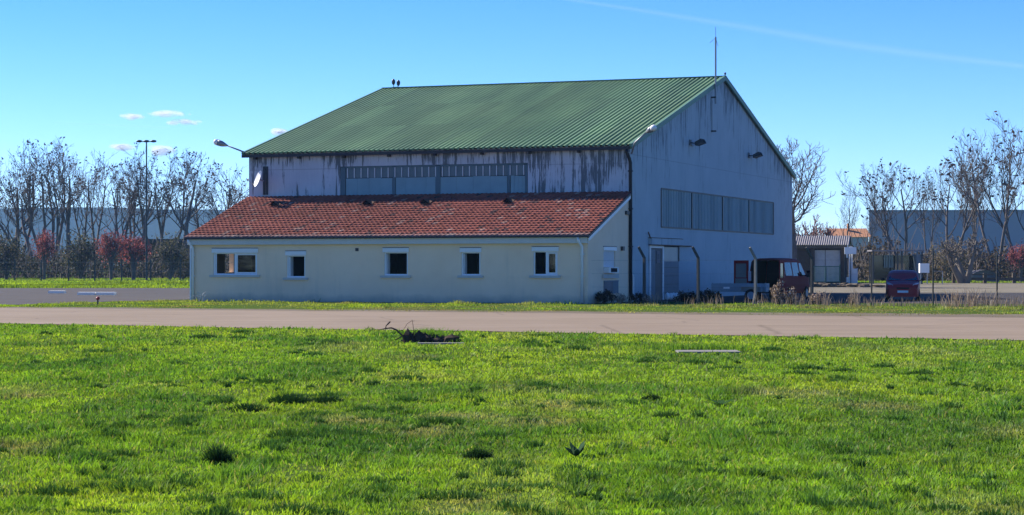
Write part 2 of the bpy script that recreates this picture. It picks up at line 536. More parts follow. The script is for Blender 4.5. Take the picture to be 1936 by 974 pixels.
xs = [-190, -40, 40, 120]
sheet('road', [(-190, near_edge(-190)), (-60, near_edge(-60)), (-25, near_edge(-25)), (0, near_edge(0)), (25, near_edge(25)), (95, near_edge(95)),
               (95, far_edge(95)), (25, far_edge(25)), (0, far_edge(0)), (-25, far_edge(-25)), (-60, far_edge(-60)), (-190, far_edge(-190))], .020, M['road'], 1.5, .16, 3)
sheet('shoulder', [(-60, far_edge(-60)-.5), (-25, far_edge(-25)-.5), (0, far_edge(0)-.5), (25, far_edge(25)-.5), (80, far_edge(80)-.5), (80, far_edge(80)+7), (25, far_edge(25)+6.5), (10, far_edge(10)+5), (0, far_edge(0)+3.5), (-14, far_edge(-14)+3), (-25, far_edge(-25)+2.2), (-60, far_edge(-60)+2)], .006, M['shoulder'], 1.0, .35, 8)
sheet('apron', [(-190,157),(-22.5,84.6),(-20.4,89.6),(-18.7,96.5),(-16,103),(0,140),(0,157)], .012, M['apron'], 1.5, .25, 4)
sheet('yard', [(5.8,96.3),(30,86.0),(70,71),(140,60),(140,208),(20,208),(17,132)], .010, M['yard'], 2, .3, 5)

sheet('car_park_shade', [(6.5,96.5),(30,87.0),(75,70),(75,127),(30,128),(17,129)], .016, M['car_park_shade'], 2, .35, 6)  # asphalt toned dark to deepen and lengthen the hangar's shadow band

# hills
def hill_mesh():
    nx, ny = 160, 24
    X = np.linspace(-2200, 700, nx); Y = np.linspace(2700, 4600, ny)
    XX, YY = np.meshgrid(X, Y)
    t = np.clip((YY - 2700) / 900, 0, 1); prof = t*t*(3-2*t)
    fall = 1 - np.clip((YY - 3900) / 700, 0, 1)
    tx = 1 - np.clip((XX + 250) / 700, 0, 1); tx = tx*tx*(3-2*tx)
    n = vnoise(XX/260, YY/400, 3)*.10 + vnoise(XX/60, YY/90, 4)*.045 + .93
    Z = 104 * prof * fall * tx * n - .5
    V = np.stack([XX.ravel(), YY.ravel(), Z.ravel()], 1)
    i, j = np.meshgrid(np.arange(nx-1), np.arange(ny-1))
    a = (j*nx+i).ravel()
    L = np.stack([a, a+1, a+nx+1, a+nx], 1).ravel()
    return np_mesh('hills', V, L, np.full(len(a), 4), M['hill'], None, True)
tag(link('hills', hill_mesh()), None, None, None, 'structure')

def haze_box():
    m, nt, out = new_mat('thin_air')
    v = nt.nodes.new('ShaderNodeVolumePrincipled')
    v.inputs['Color'].default_value = (.30, .58, 1.0, 1)
    v.inputs['Density'].default_value = HAZE_DENSITY
    v.inputs['Anisotropy'].default_value = 0.0
    nt.links.new(v.outputs[0], out.inputs['Volume'])
    mb = MB(); mb.box((-4400,-1600,-1),(4400,5400,170))
    tag(mb.build('haze', m), None, None, None, 'stuff')
HAZE_DENSITY = 1.1e-4
haze_box()

# ------------------------------------------------------------------ hangar frame: x runs right along the front, y runs back along the gable wall
TH = R_(20.9)
HR = Vector((5.634, 96.0, 0))
UX = Vector((math.cos(TH), -math.sin(TH), 0))
VY = Vector((math.sin(TH), math.cos(TH), 0))
def HW(x, y, z=0): return HR + UX * x + VY * y + Vector((0, 0, z))
def front_x(px, y):
    """local x on the plane y for a photo column"""
    k = (px - CX) / F
    ox, oy = HR.x + VY.x*y, HR.y + VY.y*y
    return (k*oy - ox) / (UX.x - k*UX.y)
def side_y(px, x=0.0):
    k = (px - CX) / F
    ox, oy = HR.x + UX.x*x, HR.y + UX.y*x
    return (k*oy - ox) / (VY.x - k*VY.y)
def zat(py, x, y):
    return EYE - (py - HZ) / F * HW(x, y).y

HL, HB, EAVE, RIDGE, MID = 20.5, 34.2, 7.45, 12.15, 17.1

def holed_wall(mb, s0, s1, z0, z1, holes, fn, t):
    """Panel between s0..s1, z0..z1 with rectangular holes (sa, sb, za, zb); fn(s, z, depth) maps to local space."""
    S = sorted({s0, s1, *[h[0] for h in holes], *[h[1] for h in holes]})
    Z = sorted({z0, z1, *[h[2] for h in holes], *[h[3] for h in holes]})
    for i in range(len(S)-1):
        for j in range(len(Z)-1):
            sc, zc = (S[i]+S[i+1])/2, (Z[j]+Z[j+1])/2
            if any(h[0] < sc < h[1] and h[2] < zc < h[3] for h in holes): continue
            for d in (0, t):
                mb.quad(fn(S[i],Z[j],d), fn(S[i+1],Z[j],d), fn(S[i+1],Z[j+1],d), fn(S[i],Z[j+1],d))
    for a, b, c, d in holes:
        mb.quad(fn(a,c,0), fn(b,c,0), fn(b,c,t), fn(a,c,t)); mb.quad(fn(a,d,0), fn(b,d,0), fn(b,d,t), fn(a,d,t))
        mb.quad(fn(a,c,0), fn(a,d,0), fn(a,d,t), fn(a,c,t)); mb.quad(fn(b,c,0), fn(b,d,0), fn(b,d,t), fn(b,c,t))

hangar = thing('hangar', 'large white hangar of peeling sheet cladding under a ribbed green gable roof', 'hangar', HR, -TH)

# front window band and gable window band
fw0, fw1 = front_x(643, 0), front_x(998, 0)
FWZ0, FWZ1 = 5.20, zat(315, fw0, 0)
gw0, gw1 = side_y(1250), side_y(1462)
GWZ0, GWZ1 = 3.67, 5.58
dr0, dr1 = side_y(1227), side_y(1283)
DRZ = zat(465, 0, (dr0+dr1)/2)

mb = MB()
holed_wall(mb, -HL, 0, 0, EAVE, [(fw0, fw1, FWZ0, FWZ1)], lambda s, z, d: (s, d, z), .12)
mb.build('front_wall', M['front_clad'], hangar)
mb = MB()
holed_wall(mb, .001, HB, 0, EAVE, [(gw0, gw1, GWZ0, GWZ1), (dr0, dr1, 0, DRZ)], lambda s, z, d: (-d, s, z), .12)
mb.add([(0,0,EAVE),(0,HB,EAVE),(0,MID,RIDGE)], [(0,1,2)]); mb.add([(-.12,0,EAVE),(-.12,HB,EAVE),(-.12,MID,RIDGE)], [(0,1,2)])
mb.build('gable_wall', M['gable_clad'], hangar)
mb = MB()
mb.add([(-HL,0,0),(-HL,HB,0),(-HL,HB,EAVE),(-HL,MID,RIDGE),(-HL,0,EAVE)], [(0,1,2,3,4)])
mb.build('far_gable_wall', M['gable_clad'], hangar)
mb = MB(); mb.quad((-HL,HB,0),(0,HB,0),(0,HB,EAVE),(-HL,HB,EAVE))
mb.build('rear_wall', M['gable_clad'], hangar)

# ribbed roof, two slopes
SL = (RIDGE - EAVE) / MID
def ribbed_roof():
    mb = MB()
    p = .27; x = -HL - .22; xe = .16
    prof = []
    while x < xe - p*.5:
        prof += [(x, 0), (x + .10, 0), (x + .135, .07), (x + .235, .07)]
        x += p
    prof.append((xe, 0))
    rows = []
    for side in (0, 1):
        for t in (0, 1):
            yy = (-.28 if t == 0 else MID) if side == 0 else (MID if t == 0 else HB + .28)
            zz = RIDGE + .06 - SL * abs(yy - MID)
            o = len(mb.v); mb.v += [(a, yy, zz + h) for a, h in prof]; rows.append(o)
    n = len(prof)
    for r0, r1 in ((rows[0], rows[1]), (rows[2], rows[3])):
        for i in range(n-1):
            mb.f.append((r0+i, r0+i+1, r1+i+1, r1+i)); mb.m.append(0)
    return mb
roof = ribbed_roof().build('roof', M['green_roof'], hangar)
mb = MB()
mb.beam((-HL-.25, MID, RIDGE+.12), (.19, MID, RIDGE+.12), .40, .05)
mb.build('ridge_cap', M['green_trim'], roof)
for xx in (.13, -HL-.2):
    mb = MB()
    for ya, yb in ((-.31, MID), (MID, HB+.31)):
        za, zb = RIDGE + .04 - SL*abs(ya-MID), RIDGE + .04 - SL*abs(yb-MID)
        mb.beam((xx, ya, za), (xx, yb, zb), .12, .26)
    mb.build('verge_trim', M['green_trim'], roof)
mb = MB()
zz = EAVE - SL*.28
mb.box((-HL-.22, -.40, zz-.12), (.10, -.29, zz+.02))
for i in range(9):
    gx = -HL + .4 + i*2.5
    mb.box((gx, -.30, zz-.22), (gx+.1, -.002, zz-.06))
mb.build('gutter', M['dark_gutter'], hangar)
# corner downpipe with swan neck
mb = MB()
mb.tube([(-.05,-.34,zz-.1),(-.05,-.34,zz-.25),(.02,-.16,zz-.55),(.06,-.10,zz-.75),(.06,-.10,.05)], .085, 10)
for z in (6.2, 4.4, 2.6): mb.box((-.05,-.20,z), (.17,-.0,z+.06))
mb.build('downpipe', M['black_pipe'], hangar, True)

# front window band: piers, slim white mullions, dark upper panes, pale sheeted lower panes
fz = FWZ0 + (FWZ1 - FWZ0) * .0
band = MB()
band.box((fw0, .10, FWZ0), (fw1, .14, FWZ1))
win = band.build('window', M['dark'], hangar)
ztr = zat(337, fw0, 0)
piers = [fw0 + .14] + [front_x(p, .05) for p in (745, 828, 962)] + [fw1 - .1]
mb = MB()
for i, x in enumerate(piers): 
    w = .26 if i in (0, 2) else .13
    mb.box((x-w/2, .03, FWZ0), (x+w/2, .11, FWZ1))
mb.box((fw0, .03, FWZ1-.08), (fw1, .11, FWZ1-.003))
mb.build('pier', M['pier'], win)
bars = [front_x(p, .03) for p in np.linspace(657, 990, 27)]
for x in bars:
    mb = MB(); mb.box((x-.016, .022, ztr), (x+.016, .07, FWZ1-.1)); mb.build('mullion', M['white'], win)
mb = MB(); mb.quad((fw0,.085,ztr),(fw1,.085,ztr),(fw1,.085,FWZ1),(fw0,.085,FWZ1))
mb.build('upper_pane', M['pane_dark'], win)
rr = random.Random(3)
edges = [fw0 + .3] + piers[1:4] + [fw1]
for i in range(4):
    a, b = edges[i] + (.09 if i else 0), edges[i+1] - .09
    k = 4; xs_ = np.linspace(a, b, k+1)
    mb = MB()
    for j in range(k):
        d = .05 + rr.uniform(0, .012)
        mb.box((xs_[j]+.004, d, FWZ0), (xs_[j+1]-.004, d+.02, ztr-.01-rr.uniform(0,.03)))
    mb.build('lower_pane', M['pane_pale'], win)

# gable window band
mull = [gw0] + [side_y(p) for p in (1308, 1366, 1416)] + [gw1]
mb = MB()
for y in mull: mb.box((-.09, y-.07, GWZ0-.02), (.035, y+.07, GWZ1+.02))
mb.box((-.09, gw0, GWZ0-.05), (.03, gw1, GWZ0+.02)); mb.box((-.09, gw0, GWZ1-.02), (.03, gw1, GWZ1+.05))
gwin = mb.build('window', M['steel_dark'], hangar)
for i in range(4):
    mb = MB(); a, b = mull[i]+.07, mull[i+1]-.07
    n = int((b-a)/.14); ys = np.linspace(a, b, 2*n+1)
    for j in range(2*n):
        xa, xb = (-.05, .0) if j % 2 == 0 else (.0, -.05)
        mb.quad((xa, ys[j], GWZ0+.02), (xb, ys[j+1], GWZ0+.02), (xb, ys[j+1], GWZ1-.02), (xa, ys[j], GWZ1-.02))
    for yy in np.arange(a+.12, b-.05, .30): mb.box((.0, yy-.02, GWZ0+.02), (.014, yy+.02, GWZ1-.02), 1)  # pale strips stand in for light caught on the corrugated ribs
    mb.build('pane', [M['corr'], M['rib_highlight']], gwin)
mb = MB(); mb.quad((-.1,gw0,GWZ0),(-.1,gw1,GWZ0),(-.1,gw1,GWZ1),(-.1,gw0,GWZ1)); mb.build('backing_panel', M['dark'], gwin)

# sliding door pair in the gable, with its rail cover
dm = side_y(1254)
mb = MB()
mb.box((-.06, dr0+.02, 0), (.0, dm-.1, DRZ-.02))
door = mb.build('door', M['door_dark'], hangar)
mb = MB()
mb.box((.0, dr0+.02, 0), (.05, dr0+.20, DRZ-.0)); mb.box((.0, dm-.22, 0), (.05, dm-.04, DRZ)); mb.box((.0, dr0+.2, DRZ-.12), (.05, dm-.22, DRZ))
mb.build('door_frame', M['white'], door)
mb = MB(); mb.box((.001, dr0+.3, 0), (.03, dr0+.95, DRZ-.2)); mb.build('side_panel', M['door_blue'], door)
y_n = side_y(1244)
mb = MB(); mb.box((.001, y_n-.28, 1.85), (.02, y_n+.28, 2.45)); mb.build('notice', M['corr_grey'], door)
mb = MB(); mb.box((.021, y_n-.14, 2.05), (.026, y_n+.12, 2.3)); mb.build('notice_mark', M['door_dark'], door)
mb = MB(); mb.box((-.06, dm, 0), (.02, dr1-.03, DRZ-.78)); door2 = mb.build('door', M['door_blue'], hangar)
mb = MB(); mb.box((-.05, dm, DRZ-.775), (.012, dr1-.12, DRZ-.05)); mb.build('upper_panel', M['corr'], door2)
mb = MB(); mb.box((-.05, dr1-.12, DRZ-.775), (.05, dr1+.02, DRZ)); mb.build('door_frame', M['steel_dark'], door2)
for j in range(4):
    mb = MB(); mb.box((.02, dm+.02, .35+.42*j), (.03, dr1-.05, .37+.42*j)); mb.build('rail', M['door_dark'], door2)
r0, r1, r2 = side_y(1226), side_y(1284), side_y(1304)
mb = MB(); zt = DRZ + .36
mb.box((.0, r0, DRZ+.05), (.20, r1, zt)); mb.box((.0, r1, DRZ+.05), (.10, r2, zt-.03))
rail = mb.build('door_canopy', M['gable_clad'], hangar)
mb = MB(); mb.box((.0, r0, DRZ-.0), (.18, r1, DRZ+.05)); mb.beam((.1, r0-.35, zt+.28), (.1, r0, zt), .05, .05)
mb.box((.0, r0-.05, zt), (.22, r1, zt+.03)); mb.box((.0, r1, DRZ+.0), (.12, r2, DRZ+.05))
mb.build('canopy_edge', M['rust'], rail)

# dark louvre strips high on the front wall near the dish
xl0, xl1 = front_x(498, 0), front_x(507, 0)
zl0, zl1 = 5.35, zat(315, xl0, 0)
mb = MB(); w = (xl1-xl0)
mb.box((xl0, -.05, zl0), (xl0+w*.45, -.002, zl1)); mb.box((xl0+w*.6, -.05, zl0), (xl1, -.002, zl1))
mb.build('louvre', M['steel_dark'], hangar)
# white stub pipe at the corner foot
mb = MB(); mb.tube([(.10,.18,0),(.10,.18,1.15),(.08,.1,1.3)], .06, 8); mb.build('standpipe', M['white'], hangar)

# ------------------------------------------------------------------ lean-to annex along the hangar front
AD = -6.2
annex = thing('annex_building', 'low cream annex under a red tiled lean-to roof along the white hangar front', 'annex', HR, -TH)
AX0, AX1 = -20.3, -.02
TOPZ = 5.26
ASL = (TOPZ - 3.06) / 6.5
def az(y): return TOPZ + ASL * y          # roof plane height at local y (y negative)

wins = []
for (pa, pb, pt, pg, pbm, style) in ((403, 486, 470, 478, 520, 'wide'), (542, 577, 475, 483, 525, 'narrow'), (726, 771, 469, 477, 521, 'open'),
                                     (872, 908, 469, 477, 521, 'open'), (1008, 1054, 467, 475, 521, 'half')):
    xa, xb = front_x(pa, AD), front_x(pb, AD)
    xm = (xa+xb)/2
    wins.append((xa, xb, zat(pbm, xm, AD), zat(pg, xm, AD), zat(pt, xm, AD), style))
mb = MB()
zt_ = az(AD) - .12
holed_wall(mb, AX0, AX1-.002, 0, zt_, [(w[0], w[1], w[2], w[3]) for w in wins], lambda s, z, d: (s, AD+d, z), .25)
# right end wall: window hole and sloping top
sy0, sy1 = side_y(1141, AX1), side_y(1163, AX1)
sz0, sz1, sz2 = zat(517, AX1, (sy0+sy1)/2), zat(474, AX1, (sy0+sy1)/2), zat(467, AX1, (sy0+sy1)/2)
def end_wall(mb, x, sgn, holes):
    holed_wall(mb, AD, -.005, 0, zt_, holes, lambda s, z, d: (x - sgn*d, s, z), .25)
    for d in (0, .25):
        mb.add([(x-sgn*d, AD, zt_), (x-sgn*d, -.005, zt_), (x-sgn*d, -.005, az(0)-.12)], [(0,1,2)])
end_wall(mb, AX1, 1, [(sy0, sy1, sz0, sz1)])
end_wall(mb, AX0, -1, [(-3.35, -2.45, 1.38, 2.36)])
mb.build('wall', M['cream'], annex)
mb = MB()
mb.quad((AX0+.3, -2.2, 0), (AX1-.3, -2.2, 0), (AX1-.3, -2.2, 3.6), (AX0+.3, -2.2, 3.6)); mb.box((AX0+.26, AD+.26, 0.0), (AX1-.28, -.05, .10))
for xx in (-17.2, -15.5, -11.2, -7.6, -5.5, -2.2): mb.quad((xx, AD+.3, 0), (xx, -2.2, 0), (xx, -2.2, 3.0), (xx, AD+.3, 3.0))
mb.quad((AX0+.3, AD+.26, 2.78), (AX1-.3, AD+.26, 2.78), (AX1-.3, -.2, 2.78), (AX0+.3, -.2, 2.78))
mb.build('inner_room', M['room'], annex)  # walls coloured near black for the darkness of the unlit room

def window(xa, xb, z0, z1, zt, style):
    y = AD
    f = MB(); b = .07
    f.box((xa, y+.05, z0), (xb, y+.11, z0+b)); f.box((xa, y+.05, z1-b*.7), (xb, y+.11, z1-.001))
    f.box((xa, y+.05, z0+b), (xa+b, y+.11, z1-b*.7)); f.box((xb-b, y+.05, z0+b), (xb, y+.11, z1-b*.7))
    w = f.build('window', M['pvc'], annex)
    s = MB(); s.box((xa-.06, y-.04, z1), (xb+.06, y-.002, zt)); s.box((xa-.06, y-.045, zt), (xb+.06, y-.002, zt+.025), 1)
    s.build('shutter_box', [M['pvc'], M['dark_gutter']], w)
    s = MB(); s.box((xa-.16, y-.10, z0-.11), (xb+.16, y+.05, z0-.002)); s.build('sill', M['sill'], w)
    def sash(a, c, glass=True):
        q = MB(); t = .06
        q.box((a, y+.06, z0+.075), (c, y+.095, z0+.075+t)); q.box((a, y+.06, z1-.055-t), (c, y+.095, z1-.055))
        q.box((a, y+.06, z0+.075+t), (a+t, y+.095, z1-.055-t)); q.box((c-t, y+.06, z0+.075+t), (c, y+.095, z1-.055-t))
        sh = q.build('sash', M['pvc'], w)
        g = MB(); g.quad((a+t, y+.078, z0+.13), (c-t, y+.078, z0+.13), (c-t, y+.078, z1-.11), (a+t, y+.078, z1-.11))
        g.build('pane', M['glass'], sh if False else w)
    if style == 'wide':
        m = xa + (xb-xa)*.50
        q = MB(); q.box((m-.05, y+.05, z0+b), (m+.05, y+.11, z1-.05)); q.build('mullion', M['pvc'], w)
        sash(m+.05, xb-.06); sash(xa+.06, xa+.16)
        q = MB()
        for i in range(3): q.tube([(m-.16+.035*i, y+.22+.03*(i % 2), z0+.02), (m-.16+.035*i, y+.22+.03*(i % 2), z1-.05)], .028, 6)
        q.build('curtain', M['curtain'], w)
    elif style == 'half':
        m = xa + (xb-xa)*.54
        q = MB(); q.box((m-.04, y+.05, z0+b), (m+.04, y+.11, z1-.05)); q.build('mullion', M['pvc'], w)
        sash(m+.04, xb-.06)
    else:
        # tilted-in sash seen edge-on at the left of the opening
        q = MB(); wd = .16 if style == 'narrow' else .10
        q.box((xa+.07, y+.115, z0+.075), (xa+.07+wd*.45, y+.42, z1-.06)); q.build('sash', M['pvc'], w)
for a in wins: window(*a)

# end-wall window with roller shutter half down and an air conditioner in the gap
xe = AX1
f = MB()
f.box((xe-.12, sy0, sz0), (xe-.06, sy1, sz0+.05)); f.box((xe-.12, sy0, sz0+.05), (xe-.06, sy0+.06, sz1)); f.box((xe-.12, sy1-.06, sz0+.05), (xe-.06, sy1, sz1))
w = f.build('window', M['pvc'], annex)
s = MB(); s.box((xe+.002, sy0-.08, sz1), (xe+.06, sy1+.08, sz2)); s.box((xe+.002, sy0-.08, sz2), (xe+.065, sy1+.08, sz2+.03), 1)
s.build('shutter_box', [M['pvc'], M['dark_gutter']], w)
zs = zat(505, AX1, (sy0+sy1)/2)
s = MB()
n = 16
for i in range(n):
    za, zb = zs + (sz1-zs)*i/n, zs + (sz1-zs)*(i+1)/n
    s.quad((xe-.045, sy0+.03, za), (xe-.045, sy1-.03, za), (xe-.03, sy1-.03, zb-.002), (xe-.03, sy0+.03, zb-.002))
s.build('roller_shutter', M['pvc'], w)
s = MB(); s.box((xe+.002, sy0-.25, sz0-.22), (xe+.10, sy1+.3, sz0-.03)); s.build('sill', M['sill'], w)
ac = MB(); ac.box((xe-.06, sy0+.05, sz0+.03), (xe+.26, sy1-.25, zs-.01)); a_ = ac.build('air_conditioner', M['white'], annex)
ac = MB(); ym = (sy0+sy1)/2-.1; zm = (sz0+zs)/2
ac.box((xe+.262, sy0+.3, sz0+.06), (xe+.268, sy1-.5, zs-.05)); ac.build('fan_grille', M['dark'], a_)
hy0, hy1, hym = side_y(1141, AX1), side_y(1168, AX1), side_y(1158, AX1)
hz0, hz1 = zat(556, AX1, hy0), zat(533, AX1, hy0)
s = MB(); s.box((xe+.002, hy0, hz0), (xe+.03, hym, hz1)); h_ = s.build('hatch', M['corr_grey'], annex)
s = MB(); s.box((xe+.002, hym+.002, hz0), (xe+.035, hy1, hz1)); s.box((xe+.002, hy0, hz1+.002), (xe+.05, hy1, hz1+.06)); s.build('hatch_door', M['door_blue'], h_)
yl = side_y(1175, AX1)
s = MB(); s.box((xe+.002, yl-.14, zat(474, AX1, yl)), (xe+.12, yl+.14, zat(466, AX1, yl))); s.build('wall_lamp', M['steel_dark'], annex)
yl = -.45
s = MB(); s.box((xe+.002, yl-.28, zat(406, AX1, yl)), (xe+.10, yl+.2, zat(399, AX1, yl))); s.build('junction_box', M['steel_dark'], annex)
# small square vent in the front wall
xv = front_x(675, AD)
s = MB(); s.box((xv-.08, AD-.02, zat(475, xv, AD)), (xv+.08, AD-.002, zat(469, xv, AD)))
s.build('vent', M['steel_dark'], annex)

# tiled roof
def tile_roof():
    y0, y1 = -6.5, -.02
    x0, x1 = -20.55, .12
    tw, nr = .232, 19
    nc = int(round((x1-x0)/tw)); tw = (x1-x0)/nc
    prof = [(0, .012), (.18, .0), (.42, .008), (.62, .026), (.82, .028)]
    V, Lp, Sz, C = [], [], [], []
    rr = random.Random(5)
    rl = (y1-y0)/nr
    for j in range(nr):
        for i in range(nc):
            xa, ya = x0 + i*tw, y0 + j*rl
            jz = rr.uniform(-.006, .006); jy = rr.uniform(-.012, .012)
            base = np.array((.26, .078, .052)) * rr.uniform(.82, 1.16)
            if rr.random() < .05: base = np.array((.34, .19, .14)) * rr.uniform(.8, 1.1)
            if rr.random() < .03: base = np.array((.09, .045, .04))
            big = vnoise(np.array([i/14.]), np.array([j/5.]), 9)[0]
            base = base * (.8 + .4*big)
            if j == 0: base = base*.6 + np.array((.11,.095,.085))
            o = len(V)
            for (ty, lift) in ((ya+jy, .052), (ya+rl+.03, .0)):
                for s, h in prof + [(1.0, .012)]:
                    V.append((xa + s*tw, ty, az(ty) + h + lift + jz)); C.append(base)
            n = len(prof) + 1
            for s in range(n-1):
                Lp += [o+s, o+s+1, o+n+s+1, o+n+s]; Sz.append(4)
            o2 = len(V)
            for s, h in prof + [(1.0, .012)]:
                V.append((xa + s*tw, ya+jy, az(ya) - .01)); C.append(base*.8)
            for s in range(n-1):
                Lp += [o2+s, o2+s+1, o+s+1, o+s]; Sz.append(4)
    return np_mesh('roof', np.array(V), np.array(Lp), np.array(Sz), M['tile'], np.array(C), False)
aroof = link('roof', tile_roof(), annex)
# underlay closing the roof from below, verge boards, fascia, gutter
mb = MB()
mb.beam((-20.5, -6.46, az(-6.46)-.07), (-20.5, -.03, az(-.03)-.07), .06, .10); mb.beam((.08, -6.46, az(-6.46)-.07), (.08, -.03, az(-.03)-.07), .06, .10)
mb.add([(-20.45,-6.4,az(-6.4)-.05),(.05,-6.4,az(-6.4)-.05),(.05,-.03,az(-.03)-.05),(-20.45,-.03,az(-.03)-.05)], [(0,1,2,3)])
mb.build('roof_edge', M['steel_dark'], aroof)
mb = MB()
mb.box((-20.42, -6.42, 2.72), (.02, -6.20-.002, 2.99))
mb.build('fascia', M['fascia'], annex)
mb = MB()
mb.beam((.07, -6.38, az(-6.38)-.2), (.07, -.03, az(-.03)-.2), .05, .17)
mb.build('verge_board', M['pvc'], annex)
mb = MB(); mb.box((-20.5, -6.54, 2.985), (.08, -6.43, 3.055)); mb.build('gutter', M['dark_gutter'], annex)
for xd in (front_x(1100, -6.3), -20.18):
    mb = MB()
    mb.tube([(xd-.12, -6.46, 2.98), (xd-.12, -6.46, 2.86), (xd, -6.29, 2.58), (xd, -6.28, .05)], .065, 10)
    for z in (2.2, 1.2): mb.box((xd-.09, -6.30, z), (xd+.09, -6.202, z+.05))
    mb.build('downpipe', M['pvc'], annex, True)
mb = MB(); mb.box((-20.3, -6.36, 0), (-20.24, -6.2-.002, 2.72)); mb.build('corner_board', M['pvc'], annex)
for px, py in ((522, 394), (697, 392), (806, 392), (962, 388)):
    y = -1.55
    x = front_x(px, y)
    mb = MB()
    z = az(y)
    mb.add([(x-.28,y-.3,z+.0),(x+.28,y-.3,z+.0),(x,y-.34,z+.23),(x-.22,y+.5,az(y+.5)+.05),(x+.22,y+.5,az(y+.5)+.05),(x,y+.35,az(y+.35)+.12)],
           [(0,2,5,3),(1,4,5,2),(3,5,4)])
    mb.add([(x-.23,y-.25,z+.02),(x+.23,y-.25,z+.02),(x,y-.27,z+.19)], [(0,1,2)], 1)
    mb.build('roof_vent', [M['tile_plain'] if 'tile_plain' in M else M['rust'], M['dark']], aroof)

# ------------------------------------------------------------------ fittings on the hangar
def hangar_thing(name, label, cat, x, y, z, group=None):
    p = HW(x, y, z)
    return thing(name, label, cat, p, -TH, group)

# whip antenna mast on the gable
ya = side_y(1353, .25)
t = hangar_thing('antenna_mast', 'slim antenna mast rising from the right gable just left of its peak', 'antenna', .25, ya, 0)
z0, z1, z2 = zat(250, .25, ya), zat(70, .25, ya), zat(51, .25, ya)
mb = MB(); mb.tube([(0,0,RIDGE-1.6),(0,0,z1)], .05, 8); mb.build('mast', M['steel_grey'], t)
mb = MB(); mb.tube([(-.2,0,z0),(-.2,0,RIDGE-1.4)], .022, 6)
mb.build('conduit', M['steel_grey'], t)
mb = MB()
for z in (zat(184, .25, ya), zat(248, .25, ya)): mb.box((-.24,-.06,z-.04), (.03,.08,z+.04))
mb.build('bracket', M['steel_dark'], t)
mb = MB(); mb.tube([(0,0,z1),(0,0,z2)], .014, 5)
for s in (-1, 1): mb.tube([(0,0,z1-.05),(0,s*.75*(1.6 if s<0 else .7),z1-.45)], .012, 5)
mb.build('whip', M['steel_grey'], t)

# ridge device
xr = front_x(741, MID) + .25
t = hangar_thing('ridge_sensor', 'two small dark sensor heads on the far left end of the green ridge', 'sensor', xr, MID, RIDGE)
mb = MB(); mb.tube([(-.14,0,-.02),(-.14,0,.34)], .025, 6); mb.tube([(.14,0,-.02),(.14,0,.26)], .025, 6); mb.beam((-.2,0,.16),(.2,0,.16),.04,.04)
mb.build('stand', M['steel_grey'], t)
for s, z in ((-.15, .47), (.17, .40)):
    mb = MB(); mb.blob((s,0,z), .11, .11, .19, 3, 2, .03); mb.build('sensor_head', M['steel_dark'], t, True)

t = hangar_thing('ridge_vane', 'tiny bird-like finial at the peak of the right gable', 'finial', .1, MID+.15, RIDGE+.12)
mb = MB(); mb.tube([(0,0,0),(0,0,.12)], .03, 6); mb.build('stem', M['steel_dark'], t)
mb = MB(); mb.blob((0,.02,.17), .06,.10,.07, 2, 2, .1); mb.build('finial_head', M['steel_dark'], t, True)

# street-lamp heads on arms
def arm_lamp(label, base, knee, h0, h1, drop):
    t = thing('arm_lamp', label, 'lamp', base, 0, 'arm lamps on the hangar corners')
    B = Vector(base)
    L = lambda p: Vector(p) - B
    mb = MB(); mb.tube([Vector((0,0,0)), L(knee), L(h0)], [.045,.04,.035], 8); mb.build('arm', M['steel_grey'], t, True)
    a, b = L(h0), L(h1); d = (b - a)
    mb = MB()
    mb.tube([a, a + d*.2, a + d*.42, a + d*.72], [.045,.10,.15,.16], 12); mb.build('housing', M['steel_grey'], t, True)
    mb = MB(); mb.tube([a + d*.70, a + d*.86, b], [.155,.15,.07], 12); mb.build('lamp_bowl', M['lamp_glass'], t, True)
arm_lamp('street lamp head on a long arm jutting from the left end of the hangar eave', P(469,291,103.2), P(452,284,103.2), P(430,275.5,103.2), P(404,267,103.2), 0)
arm_lamp('street lamp head on a bent arm above the right corner downpipe', P(1194,291,95.7), P(1200,270,95.6), P(1222,250,95.2), P(1239,240,94.4), 0)

# floodlights on the gable
for px, py, lab in ((1318, 270, 'dark floodlight on the gable nearer the downpipe corner'), (1427, 294, 'dark floodlight on the gable nearer the sloping rear verge')):
    y = side_y(px, .3)
    t = hangar_thing('floodlight', lab, 'floodlight', .3, y, zat(py, .3, y), 'floodlights on the gable wall')
    mb = MB()
    mb.add([(-.02,-.42,-.16),(.42,-.36,-.02),(.42,.36,-.02),(-.02,.42,-.16),(-.02,-.42,.02),(.30,-.36,.20),(.30,.36,.20),(-.02,.42,.02)],
           [(0,3,2,1),(4,5,6,7),(0,1,5,4),(1,2,6,5),(2,3,7,6),(3,0,4,7)])
    mb.build('housing', M['steel_dark'], t)
    mb = MB(); mb.quad((.43,-.3,-.01),(.43,.3,-.01),(.32,.3,.17),(.32,-.3,.17)); mb.build('lens', M['rubber'], t)
    mb = MB(); mb.tube([(-.3,-.25,.0),(-.02,-.2,-.05)], .03, 6); mb.box((-.3,-.45,-.15),(-.27,-.1,.15)); mb.build('bracket', M['steel_dark'], t)

